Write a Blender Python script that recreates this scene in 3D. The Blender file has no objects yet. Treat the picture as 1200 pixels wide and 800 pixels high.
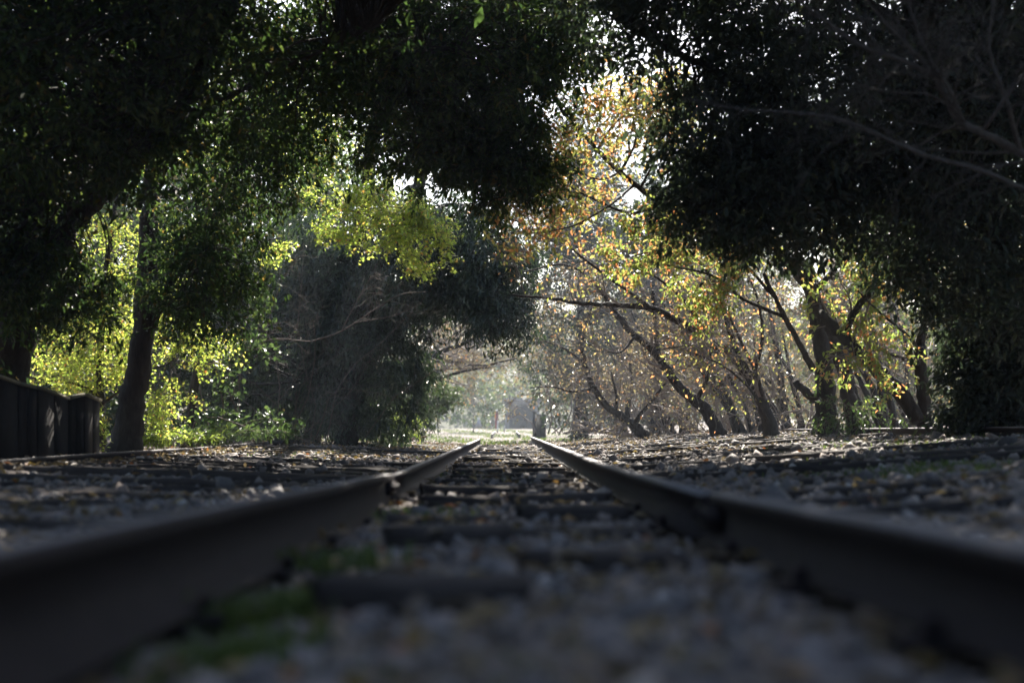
import bpy, math, random
import numpy as np
from mathutils import Vector

random.seed(7)
R = np.random.default_rng(7)
scene = bpy.context.scene
COL = scene.collection

# ------------------------------------------------------------------ camera, sky, sun, exposure
F = 1667.0                                    # focal length in pixels of the 1200 px wide photograph (50 mm)
cam_data = bpy.data.cameras.new('camera')
cam = bpy.data.objects.new('camera', cam_data)
COL.objects.link(cam)
cam.location = (0, 0, 0)
cam.rotation_euler = (math.radians(90), 0, 0)
cam_data.lens = 50
cam_data.sensor_width = 36
cam_data.shift_x = 7 / 1200
cam_data.shift_y = 100 / 1200
cam_data.clip_start = 0.02
cam_data.clip_end = 2000
cam_data.dof.use_dof = True
cam_data.dof.focus_distance = 25
cam_data.dof.aperture_fstop = 1.2
cam_data.dof.aperture_blades = 9
scene.camera = cam

SUN_AZ, SUN_EL = math.radians(6), math.radians(39)
world = bpy.data.worlds.new('World')
scene.world = world
world.use_nodes = True
wn = world.node_tree
bg = wn.nodes['Background']
sky = wn.nodes.new('ShaderNodeTexSky')
sky.sky_type = 'NISHITA'
sky.sun_disc = False
sky.sun_elevation = SUN_EL
sky.sun_rotation = SUN_AZ
sky.air_density = 1.0
sky.dust_density = 1.6
sky.ozone_density = 1.3
wn.links.new(sky.outputs[0], bg.inputs[0])
bg.inputs[1].default_value = 0.07

sun_data = bpy.data.lights.new('sun', 'SUN')
sun_data.energy = 5.0
sun_data.angle = math.radians(0.5)
sun_data.color = (1.0, 0.93, 0.82)
sun = bpy.data.objects.new('sun', sun_data)
COL.objects.link(sun)
sdir = Vector((math.sin(SUN_AZ) * math.cos(SUN_EL), math.cos(SUN_AZ) * math.cos(SUN_EL), math.sin(SUN_EL)))
sun.rotation_euler = sdir.to_track_quat('Z', 'Y').to_euler()

scene.view_settings.view_transform = 'Standard'
scene.view_settings.look = 'None'
scene.view_settings.exposure = 2.0
scene.view_settings.gamma = 1.0
scene.cycles.use_denoising = True
scene.cycles.max_bounces = 7
scene.cycles.diffuse_bounces = 3
scene.cycles.transmission_bounces = 4
scene.cycles.volume_bounces = 0
scene.cycles.sample_clamp_indirect = 6

# ------------------------------------------------------------------ helpers
def P(x, y, d):
    """point seen at photograph pixel (x, y), d metres along the track"""
    return ((x - 593.0) / F * d, d, (500.0 - y) / F * d)

def tag(o, label=None, cat=None, group=None, kind=None):
    if label: o['label'] = label
    if cat: o['category'] = cat
    if group: o['group'] = group
    if kind: o['kind'] = kind
    return o

def empty(name, loc=(0, 0, 0), label=None, cat=None, group=None):
    o = bpy.data.objects.new(name, None)
    o.empty_display_size = 0.2
    o.location = loc
    COL.objects.link(o)
    return tag(o, label, cat, group)

def mesh_np(name, verts, faces, mat, parent=None, smooth=False, mats=None, mat_idx=None):
    """faces: list of (M,k) arrays.  vertices are world coordinates"""
    verts = np.asarray(verts, dtype=np.float32)
    me = bpy.data.meshes.new(name)
    if isinstance(faces, np.ndarray): faces = [faces]
    faces = [np.asarray(f, dtype=np.int32) for f in faces if len(f)]
    me.vertices.add(len(verts))
    me.vertices.foreach_set('co', verts.ravel())
    loops = np.concatenate([f.ravel() for f in faces])
    tot = np.concatenate([np.full(len(f), f.shape[1], np.int32) for f in faces])
    start = np.concatenate([[0], np.cumsum(tot)[:-1]]).astype(np.int32)
    me.loops.add(len(loops))
    me.loops.foreach_set('vertex_index', loops)
    me.polygons.add(len(tot))
    me.polygons.foreach_set('loop_start', start)
    me.polygons.foreach_set('loop_total', tot)
    if smooth:
        me.polygons.foreach_set('use_smooth', np.ones(len(tot), dtype=bool))
    if mats:
        for m in mats: me.materials.append(m)
        if mat_idx is not None:
            me.polygons.foreach_set('material_index', np.asarray(mat_idx, dtype=np.int32))
    elif mat: me.materials.append(mat)
    me.update(calc_edges=True)
    o = bpy.data.objects.new(name, me)
    COL.objects.link(o)
    if parent is not None:
        o.parent = parent
        o.matrix_parent_inverse = parent.matrix_basis.inverted()
    return o

def unit(v):
    return v / np.maximum(np.linalg.norm(v, axis=-1, keepdims=True), 1e-9)

def tubes(polys, radii, sides=4, rough=0.0, cap=True):
    """polys (M,K,3), radii (M,K) -> verts, [quads, caps]"""
    polys = np.asarray(polys, float); radii = np.asarray(radii, float)
    M, K, _ = polys.shape
    tan = np.gradient(polys, axis=1)
    tan = unit(tan)
    ref = np.zeros_like(tan[:, :1]); ref[..., 1] = 1.0
    mt = unit(tan.mean(axis=1, keepdims=True))
    bad = np.abs(mt[..., 1]) > 0.85
    ref[bad] = (0, 0, 1)
    ref = np.repeat(ref, K, axis=1)
    u = unit(np.cross(tan, ref)); v = np.cross(tan, u)
    a = np.arange(sides) * 2 * math.pi / sides
    rr = radii[..., None] * np.ones(sides)
    if rough:
        n = R.normal(0, 1, (M, K, sides))
        n = (n + np.roll(n, 1, 2) + np.roll(n, 1, 1)) / 1.7
        rr = rr * (1 + rough * n)
    ring = polys[:, :, None, :] + rr[..., None] * (u[:, :, None, :] * np.cos(a)[:, None] + v[:, :, None, :] * np.sin(a)[:, None])
    verts = ring.reshape(-1, 3)
    idx = np.arange(M * K * sides).reshape(M, K, sides)
    A = idx[:, :-1, :]; B = np.roll(A, -1, 2); D = idx[:, 1:, :]; C = np.roll(D, -1, 2)
    quads = np.stack([A, B, C, D], -1).reshape(-1, 4)
    faces = [quads]
    if cap:
        faces += [idx[:, 0, ::-1].reshape(M, sides), idx[:, -1, :].reshape(M, sides)]
    return verts, faces

def merge(parts):
    vs, fs, off = [], {}, 0
    for v, f in parts:
        vs.append(v)
        if isinstance(f, np.ndarray): f = [f]
        for a in f:
            a = np.asarray(a)
            fs.setdefault(a.shape[1], []).append(a + off)
        off += len(v)
    return np.concatenate(vs), [np.concatenate(a) for a in fs.values()]

def spline(pts, n):
    """Catmull-Rom through pts, n samples"""
    p = np.asarray(pts, float)
    if len(p) == 2: 
        t = np.linspace(0, 1, n)[:, None]
        return p[0] * (1 - t) + p[1] * t
    q = np.concatenate([[2 * p[0] - p[1]], p, [2 * p[-1] - p[-2]]])
    s = np.linspace(0, len(p) - 1 - 1e-6, n)
    i = s.astype(int); t = (s - i)[:, None]
    a, b, c, d = q[i], q[i + 1], q[i + 2], q[i + 3]
    return 0.5 * (2 * b + (c - a) * t + (2 * a - 5 * b + 4 * c - d) * t ** 2 + (3 * b - 3 * c + d - a) * t ** 3)

def grow(polys, radii, n, length, ang=(0.5, 1.0), t=(0.25, 1.0), K=5, up=0.0, wig=0.25, ratio=0.5, rmin=0.004, bias=None, bw=0.0):
    """n children on every parent polyline, all at once"""
    polys = np.asarray(polys, float); radii = np.asarray(radii, float)
    M, KP, _ = polys.shape
    par = np.repeat(np.arange(M), n)
    N = len(par)
    tt = R.uniform(t[0], t[1], N) * (KP - 1)
    i = np.minimum(tt.astype(int), KP - 2); f = (tt - i)[:, None]
    p0 = polys[par, i] * (1 - f) + polys[par, i + 1] * f
    r0 = (radii[par, i] * (1 - f[:, 0]) + radii[par, i + 1] * f[:, 0]) * ratio
    tan = unit(polys[par, i + 1] - polys[par, i])
    perp = unit(np.cross(tan, R.normal(0, 1, (N, 3))))
    an = R.uniform(ang[0], ang[1], N)[:, None]
    d = tan * np.cos(an) + perp * np.sin(an)
    if bias is not None: d = d + np.asarray(bias) * bw
    d = unit(d)
    L = (length * R.uniform(0.55, 1.2, N) * (1.1 - 0.5 * tt / (KP - 1)))[:, None]
    out = [p0]
    for k in range(K - 1):
        d = unit(d + R.normal(0, wig, (N, 3)) + np.array([0, 0, up]))
        out.append(out[-1] + d * L / (K - 1))
    r1 = np.maximum(r0, rmin)
    rad = r1[:, None] * np.linspace(1, 0.35, K)[None]
    return np.stack(out, 1), np.maximum(rad, rmin * 0.5)

def leaf_mesh(pos, axis, nrm, length, width, kind='rhomb'):
    """many leaves -> verts, faces.  rhomb: 2 triangles folded on the midrib, oval: 4 triangles in an oval blade, maple: five-lobed star"""
    N = len(pos)
    axis = unit(axis); side = unit(np.cross(axis, nrm)); nn = np.cross(side, axis)
    L = np.asarray(length).reshape(-1, 1) * np.ones((N, 1)); W = np.asarray(width).reshape(-1, 1) * np.ones((N, 1))
    if kind == 'rhomb':
        lift = nn * W * 0.25
        v = np.stack([pos, pos + axis * L * 0.42 + side * W * 0.5 + lift, pos + axis * L - nn * L * 0.12, pos + axis * L * 0.42 - side * W * 0.5 + lift], 1)
        b = np.arange(N)[:, None] * 4
        f = np.concatenate([b + [0, 1, 2], b + [0, 2, 3]])
    elif kind == 'oval':
        lift = nn * W * 0.22
        v = np.stack([pos,
                      pos + axis * L * 0.3 + side * W * 0.46 + lift, pos + axis * L * 0.68 + side * W * 0.4 + lift * 0.6,
                      pos + axis * L - nn * L * 0.15,
                      pos + axis * L * 0.68 - side * W * 0.4 + lift * 0.6, pos + axis * L * 0.3 - side * W * 0.46 + lift], 1)
        b = np.arange(N)[:, None] * 6
        f = [np.concatenate([b + [0, 1, 2, 3], b + [0, 3, 4, 5]])]
        return v.reshape(-1, 3), f
    else:
        # star of three long lobes and two short ones
        pts = [(0, 0), (0.12, 0.62), (0.3, 0.2), (0.62, 0.42), (0.5, 0.1), (1.0, 0.0)]
        low = [(0.5, -0.1), (0.62, -0.42), (0.3, -0.2), (0.12, -0.62)]
        vs = [pos + axis * L * a + side * W * s - nn * L * 0.12 * a for a, s in pts + low]
        v = np.stack(vs, 1)
        b = np.arange(N)[:, None] * 10
        f = np.concatenate([b + [0, 1, 2], b + [0, 2, 4], b + [2, 3, 4], b + [4, 5, 6], b + [0, 4, 6], b + [0, 6, 8], b + [6, 7, 8], b + [0, 8, 9]])
    return v.reshape(-1, 3), f

def leaves_on(polys, per, size, spread=0.03, ratio=0.5, droop=0.3, t=(0.2, 1.0), flat=0.6, kind='rhomb'):
    polys = np.asarray(polys, float)
    M, K, _ = polys.shape
    par = np.repeat(np.arange(M), per); N = len(par)
    tt = R.uniform(t[0], t[1], N) * (K - 1)
    i = np.minimum(tt.astype(int), K - 2); f = (tt - i)[:, None]
    pos = polys[par, i] * (1 - f) + polys[par, i + 1] * f + R.normal(0, spread, (N, 3))
    tan = unit(polys[par, i + 1] - polys[par, i])
    ax = unit(tan * 0.5 + R.normal(0, 0.6, (N, 3)) + np.array([0, 0, -droop]))
    nr = unit(np.array([0, 0, flat]) + R.normal(0, 0.45, (N, 3)))
    s = size * R.uniform(0.6, 1.25, N)
    return leaf_mesh(pos, ax, nr, s, s * ratio, kind)

def rand_in(ell, n):
    """n points in an ellipsoid (cx,cy,cz,rx,ry,rz), fuller near the shell"""
    c = np.array(ell[:3]); r = np.array(ell[3:6])
    d = unit(R.normal(0, 1, (n, 3)))
    return c + d * r * ((R.uniform(0.12, 1, n) ** (1 / 2.2)) * (1 + np.abs(R.normal(0, 0.17, n))))[:, None]

def clumps(centres, per, rad, size, ratio=0.42, droop=0.35, flat=0.7, kind='rhomb', sprays=6, up=0.0):
    """leafy sprays round clump centres: returns leaf mesh and the spray twigs"""
    C = np.repeat(centres, sprays, axis=0); N = len(C)
    d = unit(R.normal(0, 1, (N, 3)) * np.array([1, 1, 0.55]) + np.array([0, 0, up]))
    ln = rad * R.uniform(0.5, 1.2, N)[:, None]
    k = np.linspace(0, 1, 4)[None, :, None]
    polys = C[:, None] + d[:, None] * ln[:, None] * k + np.array([0, 0, -0.25]) * ln[:, None] * k ** 2
    v, f = leaves_on(polys, max(1, per // sprays), size, spread=rad * 0.13, ratio=ratio, droop=droop, flat=flat, kind=kind, t=(0.1, 1.0))
    return (v, f), (polys, np.full((N, 4), 0.004))

def connect(limb_pts, centres, r0=0.02, sag=-0.15):
    """a curved bough from the nearest limb point to every clump centre"""
    d = np.linalg.norm(limb_pts[None] - centres[:, None] - np.array([0, 0, 0.3]), axis=2)
    d += R.uniform(0, 0.6, d.shape)
    s = limb_pts[d.argmin(1)]
    t = np.linspace(0, 1, 6)[None, :, None]
    p = s[:, None] * (1 - t) + centres[:, None] * t
    ln = np.linalg.norm(centres - s, axis=1)[:, None, None]
    p = p + np.array([0, 0, 1]) * (t * (1 - t)) * ln * 0.35 + R.normal(0, 0.035, p.shape) * ln * (t * (1 - t)) * 4
    rad = (r0 * np.clip(ln[:, :, 0], 0.3, 3)) * np.linspace(1, 0.25, 6)[None]
    return p, np.clip(rad, 0.004, 0.07)

# ------------------------------------------------------------------ materials
def nodes_of(name):
    m = bpy.data.materials.new(name); m.use_nodes = True
    nt = m.node_tree
    return m, nt, nt.nodes, nt.links, nt.nodes['Principled BSDF']

def ramp(nt, fac, stops):
    r = nt.nodes.new('ShaderNodeValToRGB')
    e = r.color_ramp.elements
    while len(e) < len(stops): e.new(0.5)
    for k, (p, c) in enumerate(stops):
        e[k].position = p; e[k].color = (*c, 1)
    nt.links.new(fac, r.inputs[0])
    return r.outputs[0]

def noise(nt, scale, detail=4, rough=0.6, vec=None):
    n = nt.nodes.new('ShaderNodeTexNoise')
    n.inputs['Scale'].default_value = scale; n.inputs['Detail'].default_value = detail; n.inputs['Roughness'].default_value = rough
    if vec is None:
        g = nt.nodes.new('ShaderNodeNewGeometry'); vec = g.outputs['Position']
    nt.links.new(vec, n.inputs['Vector'])
    return n.outputs[0]

def bump(nt, height, strength, dist):
    b = nt.nodes.new('ShaderNodeBump'); b.inputs['Strength'].default_value = strength; b.inputs['Distance'].default_value = dist
    nt.links.new(height, b.inputs['Height'])
    return b.outputs[0]

def leaf_mat(name, stops, trans, tmul=1.0, rough=0.45, spec=0.35):
    """stops: base colours over the random value of each leaf; trans: share of light that passes through"""
    m, nt, N, L, p = nodes_of(name)
    g = N.new('ShaderNodeNewGeometry')
    col = ramp(nt, g.outputs['Random Per Island'], stops)
    L.new(col, p.inputs['Base Color'])
    p.inputs['Roughness'].default_value = rough
    p.inputs['Specular IOR Level'].default_value = spec
    tr = N.new('ShaderNodeBsdfTranslucent')
    mul = N.new('ShaderNodeMixRGB'); mul.blend_type = 'MULTIPLY'; mul.inputs[0].default_value = 1
    L.new(col, mul.inputs[1]); mul.inputs[2].default_value = (tmul * 1.04, tmul * 1.08, tmul * 0.7, 1)
    L.new(mul.outputs[0], tr.inputs[0])
    mx = N.new('ShaderNodeMixShader'); mx.inputs[0].default_value = trans
    L.new(p.outputs[0], mx.inputs[1]); L.new(tr.outputs[0], mx.inputs[2])
    L.new(mx.outputs[0], N['Material Output'].inputs[0])
    return m

def bark_mat(name, a, b, scale=14, strength=0.8):
    m, nt, N, L, p = nodes_of(name)
    g = N.new('ShaderNodeNewGeometry')
    mp = N.new('ShaderNodeMapping'); mp.inputs['Scale'].default_value = (1, 1, 0.3)
    L.new(g.outputs['Position'], mp.inputs['Vector'])
    n = noise(nt, scale, 6, 0.7, mp.outputs[0])
    L.new(ramp(nt, n, [(0.3, a), (0.7, b)]), p.inputs['Base Color'])
    L.new(bump(nt, n, strength, 0.05), p.inputs['Normal'])
    p.inputs['Roughness'].default_value = 0.85
    p.inputs['Specular IOR Level'].default_value = 0.25
    return m

M = {}
M['bark_dark'] = bark_mat('dark bark', (0.012, 0.010, 0.008), (0.045, 0.037, 0.03))
M['bark_grey'] = bark_mat('grey bark', (0.04, 0.036, 0.034), (0.12, 0.107, 0.1), 22)
M['bark_cherry'] = bark_mat('cherry bark', (0.012, 0.010, 0.009), (0.05, 0.042, 0.038), 20)
M['twig'] = bark_mat('grey twig', (0.13, 0.11, 0.10), (0.26, 0.225, 0.205), 30, 0.2)
M['twig_brown'] = bark_mat('brown twig', (0.07, 0.052, 0.044), (0.17, 0.13, 0.11), 30, 0.2)

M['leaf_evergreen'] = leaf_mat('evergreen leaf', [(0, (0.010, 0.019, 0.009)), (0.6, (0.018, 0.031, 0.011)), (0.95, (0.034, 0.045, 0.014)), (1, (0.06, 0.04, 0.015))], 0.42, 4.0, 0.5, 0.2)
M['leaf_oak'] = leaf_mat('oak leaf', [(0, (0.016, 0.025, 0.02)), (0.8, (0.026, 0.036, 0.026)), (1, (0.045, 0.052, 0.026))], 0.3, 3.0, 0.42, 0.35)
M['leaf_bamboo'] = leaf_mat('narrow evergreen leaf', [(0, (0.012, 0.024, 0.015)), (0.7, (0.03, 0.048, 0.028)), (1, (0.05, 0.07, 0.035))], 0.25, 2.0, 0.28, 0.6)
M['leaf_maple'] = leaf_mat('maple leaf', [(0, (0.068, 0.096, 0.022)), (0.7, (0.12, 0.136, 0.036)), (0.97, (0.17, 0.145, 0.05)), (1, (0.2, 0.07, 0.03))], 0.62, 5.0, 0.4, 0.5)
M['leaf_cherry'] = leaf_mat('cherry leaf', [(0, (0.08, 0.095, 0.03)), (0.5, (0.135, 0.13, 0.05)), (0.7, (0.2, 0.135, 0.075)), (1, (0.27, 0.1, 0.06))], 0.55, 3.2, 0.4, 0.5)
M['leaf_cherry_green'] = leaf_mat('yellow green cherry leaf', [(0, (0.065, 0.095, 0.028)), (0.68, (0.12, 0.13, 0.045)), (0.85, (0.19, 0.12, 0.06)), (1, (0.26, 0.085, 0.05))], 0.55, 3.2, 0.4, 0.5)
M['leaf_rust'] = leaf_mat('rust cherry leaf', [(0, (0.12, 0.11, 0.07)), (0.4, (0.15, 0.122, 0.095)), (0.88, (0.17, 0.12, 0.1)), (1, (0.25, 0.11, 0.065))], 0.45, 1.7)
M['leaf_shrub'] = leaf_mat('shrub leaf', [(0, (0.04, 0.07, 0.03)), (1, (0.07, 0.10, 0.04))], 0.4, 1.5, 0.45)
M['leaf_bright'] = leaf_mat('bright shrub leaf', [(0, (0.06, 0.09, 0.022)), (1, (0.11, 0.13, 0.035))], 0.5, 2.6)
M['leaf_far'] = leaf_mat('distant wood leaf', [(0, (0.045, 0.065, 0.028)), (0.7, (0.08, 0.09, 0.04)), (1, (0.16, 0.10, 0.05))], 0.4, 2.2)
M['leaf_dry'] = leaf_mat('fallen leaf', [(0, (0.09, 0.065, 0.05)), (0.7, (0.19, 0.145, 0.11)), (0.92, (0.24, 0.17, 0.07)), (1, (0.28, 0.09, 0.04))], 0.25, 1.5, 0.6)
M['grass'] = leaf_mat('grass', [(0, (0.05, 0.085, 0.022)), (1, (0.10, 0.125, 0.04))], 0.4, 1.8, 0.5)

def stone_mat():
    m, nt, N, L, p = nodes_of('ballast stone')
    oi = N.new('ShaderNodeObjectInfo'); g = N.new('ShaderNodeNewGeometry')
    ad = N.new('ShaderNodeMath'); ad.operation = 'ADD'
    L.new(oi.outputs['Random'], ad.inputs[0]); L.new(g.outputs['Random Per Island'], ad.inputs[1])
    fr = N.new('ShaderNodeMath'); fr.operation = 'FRACT'; L.new(ad.outputs[0], fr.inputs[0])
    c = ramp(nt, fr.outputs[0], [(0, (0.085, 0.075, 0.075)), (0.35, (0.15, 0.133, 0.13)), (0.6, (0.22, 0.19, 0.18)), (0.82, (0.2, 0.15, 0.125)), (0.95, (0.28, 0.235, 0.21)), (1, (0.48, 0.45, 0.43))])
    n = noise(nt, 45, 5)
    mx = N.new('ShaderNodeMixRGB'); mx.blend_type = 'MULTIPLY'; mx.inputs[0].default_value = 0.7
    L.new(c, mx.inputs[1]); L.new(ramp(nt, n, [(0.3, (0.6, 0.58, 0.56)), (0.7, (1.1, 1.1, 1.1))]), mx.inputs[2])
    L.new(mx.outputs[0], p.inputs['Base Color'])
    L.new(bump(nt, n, 0.5, 0.01), p.inputs['Normal'])
    p.inputs['Roughness'].default_value = 0.8
    return m
M['stone'] = stone_mat()

def soil_mat(name, stops, s1=3.0, s2=60):
    m, nt, N, L, p = nodes_of(name)
    n1 = noise(nt, s1, 6, 0.65); n2 = noise(nt, s2, 5, 0.7)
    ad = N.new('ShaderNodeMath'); ad.operation = 'MULTIPLY_ADD'; ad.inputs[1].default_value = 0.55
    L.new(n2, ad.inputs[0]); 
    sc = N.new('ShaderNodeMath'); sc.operation = 'MULTIPLY'; sc.inputs[1].default_value = 0.5
    L.new(n1, sc.inputs[0]); L.new(sc.outputs[0], ad.inputs[2])
    L.new(ramp(nt, ad.outputs[0], stops), p.inputs['Base Color'])
    L.new(bump(nt, ad.outputs[0], 0.9, 0.06), p.inputs['Normal'])
    p.inputs['Roughness'].default_value = 0.9
    p.inputs['Specular IOR Level'].default_value = 0.2
    return m
M['soil'] = soil_mat('gravelly soil', [(0.35, (0.075, 0.06, 0.052)), (0.5, (0.17, 0.14, 0.122)), (0.68, (0.28, 0.24, 0.22))])
M['hill'] = soil_mat('wooded hill soil', [(0.35, (0.03, 0.04, 0.02)), (0.68, (0.08, 0.08, 0.045))], 0.3, 4)

def wood_mat(name, a, b, axis=(1, 14, 14)):
    m, nt, N, L, p = nodes_of(name)
    g = N.new('ShaderNodeNewGeometry'); oi = N.new('ShaderNodeObjectInfo')
    mp = N.new('ShaderNodeMapping'); mp.inputs['Scale'].default_value = axis
    L.new(g.outputs['Position'], mp.inputs['Vector'])
    n = noise(nt, 4, 6, 0.7, mp.outputs[0])
    c = ramp(nt, n, [(0.3, a), (0.7, b)])
    mx = N.new('ShaderNodeMixRGB'); mx.blend_type = 'MULTIPLY'; mx.inputs[0].default_value = 1
    L.new(c, mx.inputs[1]); L.new(ramp(nt, oi.outputs['Random'], [(0, (0.65, 0.65, 0.65)), (1, (1.15, 1.1, 1.05))]), mx.inputs[2])
    L.new(mx.outputs[0], p.inputs['Base Color'])
    L.new(bump(nt, n, 0.8, 0.02), p.inputs['Normal'])
    p.inputs['Roughness'].default_value = 0.85
    p.inputs['Specular IOR Level'].default_value = 0.12
    return m
M['sleeper'] = wood_mat('weathered sleeper wood', (0.022, 0.019, 0.019), (0.105, 0.09, 0.084))
M['fence'] = wood_mat('dark fence board', (0.012, 0.011, 0.012), (0.026, 0.023, 0.023), (14, 14, 1))
M['fence_cap'] = wood_mat('fence capping', (0.12, 0.11, 0.08), (0.3, 0.28, 0.2), (10, 10, 10))
M['dead_wood'] = wood_mat('dead wood', (0.13, 0.09, 0.07), (0.32, 0.25, 0.2), (4, 14, 14))

def rail_mats():
    m, nt, N, L, p = nodes_of('rusty rail')
    n = noise(nt, 25, 6, 0.7)
    L.new(ramp(nt, n, [(0.3, (0.008, 0.006, 0.008)), (0.72, (0.028, 0.019, 0.021))]), p.inputs['Base Color'])
    L.new(bump(nt, n, 0.5, 0.006), p.inputs['Normal'])
    p.inputs['Roughness'].default_value = 0.75; p.inputs['Metallic'].default_value = 0.1; p.inputs['Specular IOR Level'].default_value = 0.2
    m2, nt, N, L, p = nodes_of('worn rail top')
    n = noise(nt, 18, 6, 0.7)
    L.new(ramp(nt, n, [(0.3, (0.10, 0.094, 0.10)), (0.7, (0.22, 0.207, 0.215))]), p.inputs['Base Color'])
    L.new(ramp(nt, n, [(0.3, (0.58, 0.58, 0.58)), (0.7, (0.75, 0.75, 0.75))]), p.inputs['Roughness'])
    p.inputs['Metallic'].default_value = 0.5
    return m, m2
M['rust'], M['rail_top'] = rail_mats()

def flat_mat(name, col, rough=0.7):
    m, nt, N, L, p = nodes_of(name)
    n = noise(nt, 12, 5)
    k = np.array(col)
    L.new(ramp(nt, n, [(0.3, tuple(k * 0.7)), (0.7, tuple(k * 1.1))]), p.inputs['Base Color'])
    p.inputs['Roughness'].default_value = rough
    return m
M['red'] = flat_mat('faded red paint', (0.3, 0.09, 0.08))
M['white'] = flat_mat('white paint', (0.75, 0.74, 0.7))
M['pale_stone'] = flat_mat('pale stone', (0.42, 0.41, 0.4))
M['masonry'] = flat_mat('grey masonry', (0.22, 0.2, 0.175))
M['dark_metal'] = flat_mat('dark grey metal', (0.05, 0.05, 0.05), 0.5)
M['tunnel_shade'] = flat_mat('shade-painted masonry', (0.03, 0.03, 0.03))  # shade inside the tunnel, put into the colour of lining and back wall

# ------------------------------------------------------------------ ground
def zr(d): return np.interp(d, [-60, 1.0, 1.95, 5.1, 11.2, 41, 60, 95, 140, 300], [-0.15, -0.15, -0.165, -0.233, -0.275, -0.275, -0.40, -0.31, 0.02, 0.5])
def zl(d): return np.interp(d, [-60, 1.0, 2.0, 9.1, 16, 40.5, 60, 95, 140, 300], [-0.15, -0.16, -0.18, -0.300, -0.31, -0.325, -0.42, -0.31, 0.02, 0.5])
RH = 0.168                                                     # height of a rail
XL, XR = -4.6, 5.7                                             # outer rails of the two neighbouring tracks
def ground_z(x, d):
    x = np.asarray(x, float); d = np.asarray(d, float)
    a, b = zl(d), zr(d)
    c = (a + (b - a) * np.clip((x + 0.75) / 1.5, 0, 1)) - RH - 0.045
    near = np.clip((50 - d) / 12, 0, 1)
    left = -0.30 - 0.10
    right = -0.02 - 0.125
    tl = np.clip((-x - 0.8) / 3.6, 0, 1); tr = np.clip((x - 0.8) / 4.6, 0, 1)
    z = c + (left - c) * tl * near + (right - c) * tr * near
    z = z + near * 0.03 * np.sin(x * 3.1 + d * 1.7) * np.sin(d * 2.3 - x) * (np.abs(x) > 0.9)
    z = z - 0.06 * np.exp(-((x + 0.6) / 0.2) ** 2) * np.clip((7 - d) / 3, 0, 1)
    z = z + np.clip(-x - 9, 0, 60) * 0.10 + np.clip(x - 9, 0, 60) * 0.06
    return z

xs = np.unique(np.concatenate([np.linspace(-150, -12, 24), np.linspace(-12, -6, 25), np.arange(-6, 7, 0.12), np.linspace(7, 13, 25), np.linspace(13, 150, 24)]))
ys = np.unique(np.concatenate([np.linspace(-80, 0, 12), np.arange(0, 40, 0.2), np.arange(40, 110, 1.0), np.linspace(110, 200, 24)]))
gx, gy = np.meshgrid(xs, ys)
gz = ground_z(gx, gy)
mask = (np.abs(gx) < 7) & (gy < 42)
gz = gz + np.where(mask, R.normal(0, 0.007, gx.shape), R.normal(0, 0.03, gx.shape) * (gy < 60))
nx, ny = len(xs), len(ys)
idx = np.arange(nx * ny).reshape(ny, nx)
quads = np.stack([idx[:-1, :-1], idx[:-1, 1:], idx[1:, 1:], idx[1:, :-1]], -1).reshape(-1, 4)
ground = mesh_np('ground', np.stack([gx, gy, gz], -1).reshape(-1, 3), quads, M['soil'], smooth=True)
tag(ground, 'gravelly bare ground under and beside the railway tracks', kind='structure')

# far hill closing the view
hx = np.linspace(-150, 150, 90); hy = np.linspace(142, 330, 50)
gx2, gy2 = np.meshgrid(hx, hy)
def hill_z(x, y):
    return -0.6 + 15 * (1 - np.exp(-np.maximum(y - 146, 0) / 55)) * (0.8 + 0.25 * np.sin(x * 0.05 + 1)) + 4 * np.clip(np.abs(x) / 40, 0, 1.5) * np.clip((y - 142) / 10, 0, 1)
hz = hill_z(gx2, gy2)
idx = np.arange(90 * 50).reshape(50, 90)
quads = np.stack([idx[:-1, :-1], idx[:-1, 1:], idx[1:, 1:], idx[1:, :-1]], -1).reshape(-1, 4)
hill = mesh_np('hill', np.stack([gx2, gy2, hz], -1).reshape(-1, 3), quads, M['hill'], smooth=True)
tag(hill, 'wooded hill closing the far end of the line', kind='structure')

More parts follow.
